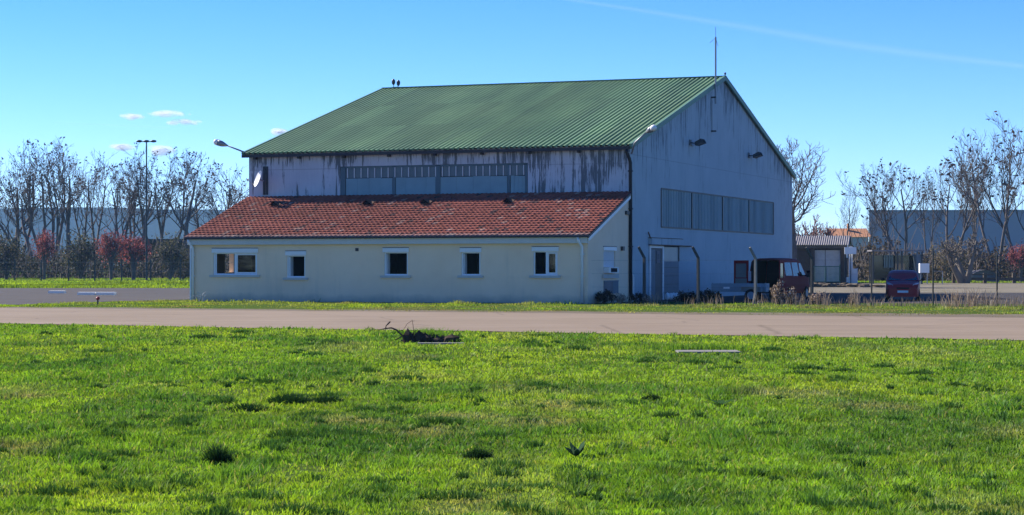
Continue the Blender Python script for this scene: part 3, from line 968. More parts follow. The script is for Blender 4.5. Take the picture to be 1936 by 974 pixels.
# satellite dish on the front wall
dc = P(490, 339, 102.3)
t = thing('satellite_dish', 'round white satellite dish on the hangar front beside dark louvres', 'satellite dish', dc)
ax = Vector((-.95,-.42,.36)).normalized()
q = ax.to_track_quat('Z', 'Y').to_matrix()
mb = MB(); n, rings = 24, 5
for i in range(rings+1):
    r = .41*i/rings
    for k in range(n):
        a = 2*math.pi*k/n
        mb.v.append(tuple(q @ Vector((r*math.cos(a), r*math.sin(a)*1.08, .55*r*r))))
for i in range(rings):
    for k in range(n):
        mb.f.append((i*n+k, i*n+(k+1)%n, (i+1)*n+(k+1)%n, (i+1)*n+k)); mb.m.append(0)
mb.build('dish', M['white'], t, True)
mb = MB(); mb.tube([q @ Vector((0,-.42,.1)), q @ Vector((0,-.25,.52))], .018, 6); mb.tube([q @ Vector((0,0,-.01)), q @ Vector((0,0,-.25))], .04, 6)
mb.build('feed_arm', M['steel_grey'], t)
mb = MB(); mb.blob(q @ Vector((0,-.22,.55)), .05,.05,.05, 1, 2, .0); mb.build('receiver', M['steel_grey'], t)

# ------------------------------------------------------------------ vehicles
def loft_body(stations, hw_low, hw_belt, hw_roof, zb, belt, open_rear=False):
    """stations: (y, ztop, width factor). Returns MB of the shell."""
    mb = MB(); secs = []
    for y, zt, wf in stations:
        bl = min(belt, zt - .06)
        sh = max(bl + .03, zt - .13)
        k = min(1, max(0, (sh - belt) / .75))
        wr = hw_belt + (hw_roof - hw_belt) * k
        pts = [(hw_low*.95, zb), (hw_low, zb+.12), (hw_belt+.01, (zb+bl)/2+.05), (hw_belt, bl), (wr, sh), (wr-.09, zt-.035), (wr-.24, zt), (0, zt+.015)]
        pts = [(x*wf, z) for x, z in pts]
        full = [(x, z) for x, z in pts] + [(-x, z) for x, z in reversed(pts[:-1])]
        secs.append([(x, y, z) for x, z in full])
    n = len(secs[0])
    for s in secs: mb.v += s
    for i in range(len(secs)-1):
        for k in range(n-1):
            mb.f.append((i*n+k, i*n+k+1, (i+1)*n+k+1, (i+1)*n+k)); mb.m.append(0)
        mb.f.append((i*n+n-1, i*n, (i+1)*n, (i+1)*n+n-1)); mb.m.append(0)
    if not open_rear: mb.f.append(tuple(range(n))); mb.m.append(0)
    mb.f.append(tuple(reversed([(len(secs)-1)*n+k for k in range(n)]))); mb.m.append(0)
    return mb, secs

def wheel(parent, x, y, r, w):
    mb = MB(); mb.disc((x, y, r), (1,0,0), r, w, 20); o = mb.build('wheel', M['rubber'], parent, False)
    mb = MB(); s = 1 if x > 0 else -1
    mb.disc((x + s*(w/2+.006), y, r), (1,0,0), r*.62, .012, 16); mb.build('rim', M['steel_grey'], o)

# van: seen from behind at a slant, rear doors open
vc = P(1449, 567.5, 100.5); vc.z = 0
van = thing('parked_van', 'dark red van parked by the gable with its rear doors standing open', 'van', vc, -R_(25))
vst = [(0,2.02,.97),(.06,2.05,1),(.6,2.09,1),(1.8,2.10,1),(2.9,2.07,1),(3.25,1.96,.99),(3.65,1.58,.98),(4.02,1.24,.97),(4.35,1.12,.94),(4.62,.98,.88),(4.74,.72,.80)]
mb, secs = loft_body(vst, .93, .95, .80, .32, 1.12, True)
body = mb.build('body', M['maroon'], van)
mb = MB()
mb.quad((-.80,.06,.55),(.80,.06,.55),(.80,2.4,.55),(-.80,2.4,.55)); mb.quad((-.80,2.4,.55),(.80,2.4,.55),(.72,2.4,1.95),(-.72,2.4,1.95))
for s in (-1,1): mb.quad((s*.84,.04,.5),(s*.84,2.4,.5),(s*.74,2.4,1.96),(s*.74,.04,1.96))
mb.quad((-.74,.04,1.97),(.74,.04,1.97),(.74,2.4,1.97),(-.74,2.4,1.97))
mb.build('cargo_space', M['dark'], van)
mb = MB(); mb.box((-.9,-.10,.34),(.9,.03,.54)); mb.build('rear_bumper', M['rubber'], van)
def side_panel(ya, yb, za, zb_, nm, mat, off=.008, s=1):
    def xs_at(y, z):
        for i in range(len(secs)-1):
            if vst[i][0] <= y <= vst[i+1][0]:
                t = (y-vst[i][0])/(vst[i+1][0]-vst[i][0])
                A = [tuple(a*(1-t)+b*t for a, b in zip(p, q_)) for p, q_ in zip(secs[i], secs[i+1])]
                for k in range(2, 6):
                    if A[k][2] <= z <= A[k+1][2]+1e-6:
                        u = (z-A[k][2])/max(1e-6, A[k+1][2]-A[k][2]); return A[k][0]*(1-u)+A[k+1][0]*u
                return A[4][0]
        return .8
    mb = MB()
    c = [(ya[0], za), (yb[0], za), (yb[1], zb_), (ya[1], zb_)]
    mb.add([(s*(xs_at(y, z)+off), y, z) for y, z in c], [(0,1,2,3) if s > 0 else (3,2,1,0)])
    return mb.build(nm, mat, van)
for s in (1, -1):
    side_panel((.25,.28),(1.35,1.32),1.22,1.88,'side_window',M['car_glass'],.008,s)
    side_panel((1.5,1.52),(2.55,2.5),1.2,1.88,'side_window',M['car_glass'],.008,s)
    side_panel((2.7,2.75),(3.7,3.1),1.2,1.85,'cab_window',M['car_glass'],.008,s)
mb = MB()
mb.add([(-.66,3.28,1.93),(.66,3.28,1.93),(.74,4.0,1.27),(-.74,4.0,1.27)], [(0,1,2,3)]); mb.build('windscreen', M['car_glass'], van)
for s in (1, -1):
    mb = MB(); mb.box((s*.94,-.02,.95),(s*.80,.03,1.45)); mb.build('tail_light', M['tail'], van)
    mb = MB(); mb.tube([(s*.92,3.55,1.22),(s*1.06,3.5,1.26)], .035, 6); mb.box((s*1.04,3.42,1.14),(s*1.26,3.56,1.46)); mb.build('wing_mirror', M['rubber'], van)
    mb = MB(); mb.blob((s*.70,4.52,.88), .16,.14,.13, 1, 2, 0); mb.build('headlight', M['tail'], van, True)
    for y in (.85, 3.75): wheel(van, s*.85, y, .33, .22)
# swung-open rear door leaf at the left, and the right one edge-on
mb = MB()
def leaf(mb, xa, xb, y):
    mb.box((xa,y,.60),(xb,y+.06,1.12)); mb.box((xa,y,1.83),(xb,y+.06,1.98)); mb.box((xa,y,1.12),(xa+.09,y+.06,1.83)); mb.box((xb-.11,y,1.12),(xb,y+.06,1.83))
leaf(mb, -1.70, -.94, -.02)
d_ = mb.build('rear_door', M['maroon'], van)
mb = MB(); mb.quad((-1.61,.01,1.12),(-1.05,.01,1.12),(-1.05,.01,1.83),(-1.61,.01,1.83)); mb.build('window', M['beige'], d_)
mb = MB(); mb.box((-1.62,-.045,.66),(-1.02,-.024,1.08)); mb.build('lining', M['beige'], d_)
mb = MB(); mb.box((.90,-.78,.60),(.955,-.02,1.12)); mb.box((.90,-.78,1.83),(.94,-.02,1.98)); mb.box((.90,-.78,1.12),(.95,-.69,1.83)); mb.box((.90,-.12,1.12),(.95,-.02,1.83))
d_ = mb.build('rear_door', M['maroon'], van)
mb = MB(); mb.quad((.925,-.69,1.12),(.925,-.12,1.12),(.92,-.12,1.83),(.92,-.69,1.83)); mb.build('window', M['car_glass'], d_)

# small red hatchback facing the camera
cc = P(1707, 567, 99.5); cc.z = 0
car = thing('parked_car', 'small red hatchback parked alone in the shaded yard behind the fence', 'car', cc, R_(169))
cst = [(0,.72,.86),(.08,.98,.92),(.35,1.28,.96),(.75,1.45,.98),(1.35,1.49,1),(1.95,1.46,1),(2.25,1.36,1),(2.6,1.16,1),(2.95,.97,.99),(3.3,.91,.96),(3.6,.80,.90),(3.74,.62,.82)]
cs2 = [(y-1.9, z, w) for y, z, w in cst]
mb, secs_c = loft_body(cs2, .81, .82, .62, .20, .93)
mb.build('body', M['red_paint'], car)
mb = MB(); mb.add([(-.56,.10,1.43),(.56,.10,1.43),(.70,1.02,1.005),(-.70,1.02,1.005)], [(0,1,2,3)]); mb.build('windscreen', M['car_glass'], car)
for s in (1,-1):
    mb = MB(); mb.add([(s*.835,-.95,.98),(s*.835,.75,.98),(s*.68,.15,1.37),(s*.68,-.85,1.37)], [(0,1,2,3)]); mb.build('side_window', M['car_glass'], car)
    mb = MB(); mb.tube([(s*.80,.72,.98),(s*.92,.70,1.02)], .03, 6); mb.blob((s*.97,.70,1.04), .11,.07,.075, 2, 2, 0); mb.build('wing_mirror', M['rubber'], car, True)
    mb = MB()
    mb.add([(s*.46,1.74,.70),(s*.72,1.56,.74),(s*.76,1.42,.88),(s*.66,1.52,.87),(s*.50,1.68,.80)], [(0,1,2,3,4)])
    mb.add([(s*.46,1.775,.70),(s*.73,1.59,.74),(s*.775,1.45,.88),(s*.66,1.56,.88),(s*.50,1.715,.81)], [(0,1,2,3,4)])
    mb.build('headlight', M['tail'], car)
    for y in (-1.25, 1.15): wheel(car, s*.73, y, .29, .17)
mb = MB(); mb.box((-.60,1.76,.30),(.60,1.86,.50)); mb.build('bumper', M['red_paint'], car)
mb = MB(); mb.box((-.30,1.80,.58),(.30,1.855,.66)); mb.build('grille', M['dark'], car)
mb = MB(); mb.box((-.26,1.864,.40),(.26,1.876,.51)); mb.build('number_plate', M['white'], car)

# flat trailer in front of the van
tp = P(1401, 572, 96.5); tp.z = 0
t = thing('utility_trailer', 'grey metal utility trailer standing in weeds before the open van', 'trailer', tp, -R_(14))
mb = MB()
mb.box((-1.3,-.65,.46),(1.25,.65,.52)); mb.box((-1.3,-.68,.52),(1.25,-.65,.86)); mb.box((-1.3,.65,.52),(1.25,.68,.86)); mb.box((-1.33,-.68,.52),(-1.3,.68,.86)); mb.box((1.25,-.68,.52),(1.28,.68,.86))
for x in (-1.3,-.45,.4,1.22): mb.box((x,-.71,.46),(x+.05,-.681,.90))
mb.build('cargo_bed', M['galv'], t)
mb = MB(); mb.box((.1,-.95,.70),(1.05,-.72,.76)); mb.box((.05,-.95,.55),(.11,-.72,.70)); mb.box((1.05,-.95,.50),(1.11,-.72,.70)); mb.build('mudguard', M['galv'], t)
mb = MB(); mb.beam((-1.3,0,.45),(-2.2,0,.45),.08,.08); mb.tube([(-1.9,0,.45),(-1.9,0,.02)], .03, 6); mb.build('drawbar', M['galv'], t)
for s in (-1, 1): wheel(t, .6 if False else s*.0 + .0, 0, .01, .01) if False else None
for s in (-1, 1):
    mb = MB(); mb.disc((.58, s*.83, .30), (0,1,0), .30, .16, 18); w_ = mb.build('wheel', M['rubber'], t)
    mb = MB(); mb.disc((.58, s*.916, .30), (0,1,0), .18, .01, 16); mb.build('rim', M['galv'], w_)
mb = MB(); mb.box((-.75,-.70,.62),(-.45,-.684,.70)); mb.build('reflector', M['white'], t)

# ------------------------------------------------------------------ fences
def fence_things():
    # angled posts and straight posts along the yard fence
    t = thing('wire_fence', 'wire mesh fence on cranked concrete posts before the gable and yard', 'fence', (0,0,0))
    posts = [(1113,568,467,'dark'),(1218,568,467,'dark'),(1320,570,467,'dark'),(1425,572,468,'pale'),(1535,572,468,'dark'),(1648,574,482,'thin'),(1764,576,470,'thin'),(1885,579,482,'thin')]
    tops = []
    for px, pb, ptop, st in posts:
        k = (px-CX)/F
        # on the line from the annex corner running parallel to the front
        A = HW(.6, -5.6); 
        s = (k*A.y - A.x)/(UX.x - k*UX.y); p = A + UX*s
        h = EYE - (ptop-HZ)/F*p.y
        mb = MB()
        lean = .08 if st == 'pale' else .0
        if st == 'thin':
            mb.tube([(p.x,p.y,0),(p.x,p.y,h)], .034, 8)
            mb.build('post', M['post_dark'], t)
        else:
            pts = [(p.x-.02,p.y,0),(p.x+lean,p.y,.5),(p.x+lean,p.y,h-.48),(p.x+lean-.26,p.y-.1,h)]
            mb.tube(pts, [.075,.075,.07,.06], 4)
            mb.build('post', M['concrete' if st == 'pale' else 'post_dark'], t)
        tops.append((p, min(h-.45, 2.0)))
    mb = MB()
    for z in (.15, .75, 1.35, 1.95):
        for (a, ha), (b, hb) in zip(tops[:-1], tops[1:]):
            mb.tube([(a.x,a.y-.08,z),(b.x,b.y-.08,z)], .0025, 4, 0, False)
    mb.build('wire', M['steel_dark'], t)
fence_things()

t = thing('boundary_fence', 'slim dark wire fence along the far lawn in front of the hedge', 'fence', (0,0,0))
mb = MB()
for px in (28, 78, 130, 179, 230, 285, 341): 
    p = P(px, 505, 228); b = MB(); b.tube([(p.x,228,0),(p.x,228,2.5)], .085, 6); b.build('post', M['post_dark'], t)
for z in (.2, 1.2, 2.2):
    mb.tube([(-80,228.1,z),(-28,228.1,z)], .012, 4, 0, False)
mb.build('wire', M['steel_grey'], t)

t = thing('rail_barrier', 'low dark wooden rail barrier at the back of the gravel yard', 'barrier', (0,0,0))
RB = 205
for px in (1803, 1862, 1917, 1970):
    p = P(px, 505, RB); mb = MB(); mb.box((p.x-.16, RB-.16, 0), (p.x+.16, RB+.16, 1.05)); mb.build('post', M['wood'], t)
a, b = P(1803,505,RB), P(2010,505,RB)
mb = MB(); mb.box((a.x, RB-.26, .30), (b.x, RB-.163, .58)); mb.build('rail', M['wood'], t)
mb = MB(); mb.box((a.x, RB-.24, .83), (a.x+4, RB-.163, .95)); mb.build('upper_rail', M['wood'], t)

# ------------------------------------------------------------------ mast with three lights beyond the lawn
p = P(277, 505, 240)
t = thing('floodlight_mast', 'tall thin lighting mast with a head of lamps among the bare trees', 'light mast', (p.x, 240, 0))
ht = EYE + (505-268)/F*240
mb = MB(); mb.tube([(0,0,0),(0,0,ht)], [.12,.075], 8); mb.build('pole', M['steel_dark'], t)
mb = MB(); mb.beam((-.85,0,ht),(.85,0,ht),.1,.1); mb.build('crossbar', M['steel_grey'], t)
for x in (-.85, 0, .85):
    mb = MB(); mb.blob((x,-.1,ht+.05), .38,.3,.16, 4, 2, 0); mb.build('lamp_head', M['steel_dark'], t, True)

# ------------------------------------------------------------------ shed, shelter and far buildings on the right
SD = 205.0
s0 = P(1494, 505, SD)
shed = thing('shed', 'low shed with a corrugated grey roof behind the hangar and white double doors', 'shed', (s0.x, SD, 0), -R_(12))
k = SD/F
def sx(px): return (px-1494)*k/ math.cos(R_(12))
zr, ze = EYE+(505-446)*k, EYE+(505-464)*k
LX = sx(1597)
dpt = 5.2
mb = MB()
mb.box((0,.0,0),(sx(1534),dpt,ze-.25)); 
mb.box((sx(1534),.25,0),(LX-.1,dpt,ze-.25)); 
mb.add([(LX-.1,0,ze-.25),(LX-.1,dpt,ze-.25),(LX-.1,dpt/2,zr-.1)], [(0,1,2)])
mb.build('wall', M['brown_wall'], shed)
mb = MB()
n = int((LX+.5)/.22)
for (ya, yb, za, zb_) in ((-.5, dpt/2, ze, zr), (dpt/2, dpt+.5, zr, ze)):
    o = len(mb.v)
    for i in range(2*n+1):
        x = -.2 + (LX+.5)*i/(2*n); h = .07 if i % 2 else 0
        mb.v += [(x, ya, za+h), (x, yb, zb_+h)]
    for i in range(2*n): mb.f.append((o+2*i, o+2*i+2, o+2*i+3, o+2*i+1)); mb.m.append(0)
mb.build('roof', M['corr_grey'], shed)
mb = MB(); mb.box((sx(1494),-.52,ze-.32),(LX,-.42,ze-.04)); mb.build('fascia', M['wood'], shed)
dz = ze-.5
dd = [sx(1538), sx(1558), sx(1586)]
for a, b in zip(dd[:-1], dd[1:]):
    mb = MB(); mb.box((a+.03,.05,.15),(b-.03,.248,dz)); mb.build('door', M['door_pale'], shed)
for px in (1535.5, 1589.5):
    mb = MB(); mb.box((sx(px)-.18,-.3,0),(sx(px)+.18,.2,ze-.33)); mb.build('pillar', M['brown_wall'], shed)
# gable end face with pale panels
mb = MB()
mb.box((LX-.06,.0,0),(LX,dpt,.6)); mb.box((LX-.06,.0,2.6),(LX,dpt*.55,3.4)); mb.build('pale_panel', M['white'], shed)
mb = MB(); mb.box((LX+.002,.3,zr-1.3),(LX+.06,2.2,zr-.75)); mb.build('gable_sign', M['white'], shed)
for px, za, zb_, wpx, nm, lab in ((1603, 3.1, 4.0, 11, 'notice_board', 'blank white notice board on posts at the shed gable'),):
    p = P(px, 505, SD-2.5)
    t = thing(nm, lab, 'notice board', (p.x, SD-2.5, 0))
    mb = MB(); mb.box((-.35,-.04,2.95),(.85,.04,3.65)); mb.build('board', M['white'], t)
    for x in (-.3, .3):
        b = MB(); b.tube([(x,.08,0),(x,.08,2.96)], .05, 6); b.build('post', M['steel_dark'], t)
p = P(1614, 505, SD-2.0)
t = thing('utility_cabinet', 'tall white cabinet with a narrow upright beside the shed', 'cabinet', (p.x, SD-2.0, 0))
mb = MB(); mb.box((-.45,-.3,0),(.35,.3,1.5)); mb.build('cabinet_body', M['white'], t)
mb = MB(); mb.box((-.45,.0,1.5),(-.1,.3,3.7)); mb.build('upright', M['white'], t)
# green mesh gate in front of the shed doors
p = P(1561, 505, SD-6)
t = thing('green_gate', 'green barred gate in front of the white shed doors', 'gate', (p.x, SD-6, 0))
mb = MB(); hw = 1.45; gh = 1.75
mb.box((-hw,-.04,gh-.08),(hw,.04,gh)); mb.box((-hw,-.04,.15),(hw,.04,.23)); mb.box((-hw,-.05,0),(-hw+.1,.05,gh+.15)); mb.box((hw-.1,-.05,0),(hw,.05,gh+.15)); mb.box((-.06,-.05,.1),(.06,.05,gh))
for i in range(1, 24): 
    x = -hw + 2*hw*i/24; mb.box((x-.018,-.02,.2),(x+.018,.02,gh-.05))
mb.build('gate_frame', M['green_gate'], t)

# glazed shelter
SH = 196.0
a, b = P(1650,505,SH).x, P(1744,505,SH).x
t = thing('glazed_shelter', 'flat roofed dark glazed shelter standing behind the red car', 'shelter', ((a+b)/2, SH, 0))
hw = (b-a)/2; hz = EYE+(505-473)*SH/F
mb = MB(); mb.box((-hw-.15,-.4,hz-.12),(hw*.25,2.2,hz)); mb.box((hw*.25+.02,-.4,hz-.10),(hw+.1,2.2,hz+.02)); mb.build('roof', M['corr_grey'], t)
for x in (-hw, -hw*.02, hw*.15, hw-.1):
    mb = MB(); mb.box((x,-.05,0),(x+.12,.07,hz-.13)); mb.build('post', M['steel_dark'], t)
for x in (-hw, hw-.1):
    mb = MB(); mb.box((x,1.9,0),(x+.12,2.0,hz-.13)); mb.build('post', M['steel_dark'], t)
mb = MB(); mb.quad((-hw+.15,1.95,.4),(hw-.1,1.95,.4),(hw-.1,1.95,hz-.5),(-hw+.15,1.95,hz-.5)); mb.build('glazing', M['car_glass'], t)
mb = MB(); mb.box((hw-.55,.08,.3),(hw-.1,1.8,hz-.4)); mb.build('end_panel', M['door_blue'], t)
mb = MB()
for i in range(6): mb.box((-hw*.42+i*.16,1.6,1.6),(-hw*.42+i*.16+.10,1.7,hz-.45))
mb.build('slatted_panel', M['corr'], t)

p = P(1747, 505, 192); 
t = thing('meter_box', 'small pale box on legs right of the glazed shelter', 'meter box', (p.x, 192, 0))
mb = MB(); mb.box((-.45,-.3,1.1),(.45,.3,2.0)); mb.build('box', M['white'], t)
mb = MB()
for x in (-.3,.3): mb.tube([(x,0,0),(x,0,1.1)], .05, 6)
mb.build('leg_pair', M['steel_grey'], t)
p = P(1776, 505, 190)
t = thing('tubular_barrier', 'short tubular barrier frame beside the meter box', 'barrier', (p.x, 190, 0))
mb = MB(); mb.tube([(-.6,0,0),(-.6,0,1.25),(.3,0,1.25),(.3,0,0)], .05, 6); mb.build('frame', M['steel_grey'], t)

# warehouse, pale and plain, beyond the trees
Yw = 350
a = P(1643, 505, Yw).x; hw_ = EYE+(505-401)*Yw/F
wh = thing('warehouse', 'long plain lilac grey warehouse behind the bare trees at the right', 'warehouse', (a, Yw, 0), -R_(3))
def skew_box(x0, x1, y0, y1, z0, z1, dx):
    mb = MB(); c = [(x0,y0),(x1,y0),(x1,y1),(x0+dx,y1)]
    mb.add([(x,y,z0) for x,y in c]+[(x,y,z1) for x,y in c], [(0,3,2,1),(4,5,6,7),(0,1,5,4),(1,2,6,5),(2,3,7,6),(3,0,4,7)]); return mb
mb = skew_box(0, 75, 0, 40, 0, hw_, 12); mb.build('wall', M['grey_clad'], wh)
mb = skew_box(-.1, 75.1, -.1, 40.1, hw_+.002, hw_+.35, 12); mb.build('parapet', M['steel_grey'], wh)
# orange roofed house between hangar and warehouse
Yh = 300
a, b = P(1580,505,Yh).x, P(1642,505,Yh).x
t = thing('tiled_house', 'low house with sunlit orange roof beyond the shed', 'house', ((a+b)/2, Yh, 0))
hz1, hz2 = EYE+(505-447)*Yh/F, EYE+(505-431)*Yh/F
w = (b-a)/2
mb = MB(); mb.box((-w,0,0),(w,8,hz1)); mb.build('wall', M['sill'], t)
mb = MB(); mb.add([(-w-.4,-.4,hz1-.1),(w+.4,-.4,hz1-.1),(w+.4,4,hz2),(-w-.4,4,hz2),(-w-.4,8.4,hz1-.1),(w+.4,8.4,hz1-.1)], [(0,1,2,3),(3,2,5,4)])
mb.build('roof', M['orange_roof'], t)
mb = MB(); mb.box((-w*.1,2.5,hz2-1.2),(w*.02,3.3,hz2+.7)); mb.build('chimney', M['orange_roof'], t)
# low dark building behind the left hedge
Yb = 345
a, b = P(250,505,Yb).x, P(440,505,Yb).x
t = thing('long_low_shed', 'long low dark shed roof showing above the far hedge at left', 'shed', ((a+b)/2, Yb, 0))
hz = EYE+(505-452)*Yb/F; w = (b-a)/2
mb = MB(); mb.box((-w,0,0),(w,9,hz-.6)); mb.build('wall', M['brown_wall'], t)
mb = MB(); mb.box((-w-.3,-.4,hz-.598),(w+.3,9.4,hz)); mb.build('roof', M['steel_dark'], t)

# ------------------------------------------------------------------ trees
class Poly:
    """Collects tapered polylines and turns them into one tube mesh."""
    def __init__(s): s.V, s.L, s.S, s.n = [], [], [], 0
    def tube(s, pts, rad, k):
        pts = np.asarray(pts); m = len(pts)
        d = np.gradient(pts, axis=0); d /= np.linalg.norm(d, axis=1)[:, None] + 1e-9
        ref = np.array((.31, .77, .13)); u = np.cross(d, ref); u /= np.linalg.norm(u, axis=1)[:, None] + 1e-9
        v = np.cross(d, u)
        a = 2*np.pi*np.arange(k)/k
        ring = pts[:, None] + (u[:, None]*np.cos(a)[None, :, None] + v[:, None]*np.sin(a)[None, :, None]) * np.asarray(rad)[:, None, None]
        s.V.append(ring.reshape(-1, 3))
        i, j = np.meshgrid(np.arange(m-1), np.arange(k), indexing='ij')
        q = np.stack([i*k+j, i*k+(j+1) % k, (i+1)*k+(j+1) % k, (i+1)*k+j], -1).reshape(-1, 4) + s.n
        s.L.append(q.ravel()); s.S.append(np.full(len(q), 4)); s.n += m*k
    def mesh(s, name, mat):
        return np_mesh(name, np.concatenate(s.V), np.concatenate(s.L), np.concatenate(s.S), mat, None, True)

class Leaves:
    """Collects small bent leaf faces with a colour each."""
    def __init__(s): s.c, s.sz, s.col = [], [], []
    def add(s, c, size, col): s.c.append(c); s.sz.append(size); s.col.append(col)
    def mesh(s, name, mat, rng, flat=.0):
        c = np.array(s.c); n = len(c); sz = np.array(s.sz)[:, None]; col = np.array(s.col)
        a = rng.normal(size=(n, 3)); a /= np.linalg.norm(a, axis=1)[:, None]
        b = rng.normal(size=(n, 3)); b[:, 2] *= (1-flat); b = np.cross(a, b); b /= np.linalg.norm(b, axis=1)[:, None] + 1e-9
        V = np.stack([c - a*sz*.5, c + b*sz*.28, c + a*sz*.5, c - b*sz*.28], 1).reshape(-1, 3)
        L = np.arange(4*n); S = np.full(n, 4)
        return np_mesh(name, V, L, S, mat, np.repeat(col, 4, 0))

def rot_dir(d, ang, az):
    d = d/np.linalg.norm(d)
    u = np.cross(d, (0.2,.3,.9) if abs(d[2]) < .9 else (1,0,0)); u /= np.linalg.norm(u); v = np.cross(d, u)
    return d*math.cos(ang) + (u*math.cos(az) + v*math.sin(az))*math.sin(ang)

def tree_meshes(key, seed, H, stems, lean, rad, kids, ang, upw, twig_min, bark, seeds=0, fork=.08, seed_size=.26):
    rng = np.random.default_rng(seed)
    tr, cr, tips = Poly(), Poly(), []
    def branch(p, d, L, r, lvl):
        n = 6 if lvl < 2 else 4
        pts, rs = [p], [r]
        for i in range(n):
            d = d + rng.normal(size=3)*(.10 if lvl == 0 else .16) + np.array((0,0,upw*(.6 if lvl == 0 else 1)))
            d = d/np.linalg.norm(d); p = p + d*L/n
            pts.append(p); rs.append(max(r*(1-.72*(i+1)/n), twig_min*.6))
        (tr if lvl == 0 else cr).tube(pts, rs, 6 if lvl == 0 else (5 if lvl == 1 else 3))
        if lvl >= 3 or L < H*.035:
            tips.append(pts[-1]); return
        nk = kids[lvl]
        for q in range(nk):
            t = (.42 if lvl == 0 else .2) + (.58 if lvl == 0 else .8)*(q+rng.random()*.8)/nk
            t = min(t, .99); i = min(int(t*n), n-1); f = t*n-i
            bp = pts[i]*(1-f) + pts[i+1]*f; br = rs[i]*(1-f)+rs[i+1]*f
            bd = pts[i+1]-pts[i]
            cd = rot_dir(bd, R_(ang)*rng.uniform(.65,1.3), rng.uniform(0, 2*math.pi))
            branch(bp, cd, L*rng.uniform(.36,.55)*(1.15-.45*t), max(br*.55, twig_min), lvl+1)
        tips.append(pts[-1])
    base = np.zeros(3)
    for s_ in range(stems):
        az = 2*math.pi*(s_+rng.random()*.7)/stems
        d = np.array((math.cos(az)*lean, math.sin(az)*lean, 1.0)) * np.array((1,.7,1)); d /= np.linalg.norm(d)
        branch(base + np.array((math.cos(az), math.sin(az), 0))*rad*(.6 if stems > 1 else 0), d, H*rng.uniform(.72,.88), rad*rng.uniform(.75,1.05), 0)
    out = {'trunk': tr.mesh(key+'_trunk', bark), 'branches': cr.mesh(key+'_branches', bark)}
    if seeds:
        lv = Leaves(); tp = np.array(tips)
        hi = tp[tp[:, 2] > H*.45]
        pick = hi[rng.random(len(hi)) < seeds]
        for p in pick:
            for _ in range(rng.integers(2, 5)):
                lv.add(p + rng.normal(size=3)*seed_size*.5, seed_size*rng.uniform(.6,1.3), np.array((.055,.043,.047))*rng.uniform(.6,1.3))
        out['seed_sprays'] = lv.mesh(key+'_seed_sprays', M['leaf'], rng)
    return out

def plant_tree(name, meshes, label, cat, loc, rot, scale, group=None):
    t = thing(name, label, cat, loc, rot, group); t.scale = scale if hasattr(scale, '__len__') else (scale,)*3
    for k, me in meshes.items(): link(k, me, t)
    return t

podA = tree_meshes('podtree', 21, 10, 4, .30, .16, (6,6,5), 36, .13, .014, M['bark'], .15, seed_size=.22)
podB = tree_meshes('podtree_wide', 22, 10, 3, .42, .18, (6,6,5), 42, .15, .014, M['bark'], .16, seed_size=.22)
podC = tree_meshes('podtree_slim', 23, 10, 2, .14, .15, (7,6,4), 34, .12, .014, M['bark'], .12, seed_size=.22)
podD = tree_meshes('podtree_full', 24, 10, 1, .05, .22, (8,6,5), 44, .16, .014, M['bark'], .18, seed_size=.22)
left_trees = [
    (2, 300, 322, podB, 'bare tree cut by the left frame edge, heavy with seed clumps'),
    (30, 286, 326, podA, 'bare many-stemmed seed tree, first whole one from the left frame edge'),
    (62, 276, 318, podB, 'wide bare seed tree leaning out left of the lone plum'),
    (98, 268, 324, podA, 'tallest bare seed tree standing directly behind the lone plum'),
    (128, 278, 316, podD, 'full bare tree just right of the lone plum, above its shoulder'),
    (155, 306, 330, podC, 'slim bare tree filling the dip right of the tallest seed tree'),
    (184, 286, 334, podC, 'thin bare tree with a spiky leader midway between lone plum and plum pair'),
    (213, 312, 320, podC, 'slim bare tree behind the left plum of the pair'),
    (240, 304, 328, podA, 'bare tree between the left plum of the pair and the light mast'),
    (266, 306, 318, podD, 'seed-laden bare tree immediately left of the light mast'),
    (305, 284, 326, podA, 'bare tree immediately right of the light mast with dark dense crown'),
    (345, 278, 316, podD, 'broad dark-crowned bare tree above the annex roof corner'),
    (385, 292, 330, podB, 'bare tree behind the rising left slope of the annex roof'),
    (424, 300, 322, podD, 'bare tree under the left street lamp arm'),
    (452, 314, 332, podC, 'thin bare tree closest to the hangar wall beside the dish'),
]
rr = random.Random(4)
for px, pt, Y, me, lab in left_trees:
    H = EYE + (505-pt)/F*Y
    p = P(px, 505, Y); sc = H/10.4
    plant_tree('bare_tree', me, lab, 'tree', (p.x, Y, 0), rr.uniform(0, 6.28), (sc*1.12, sc*1.12, sc), 'bare trees along the far hedge')

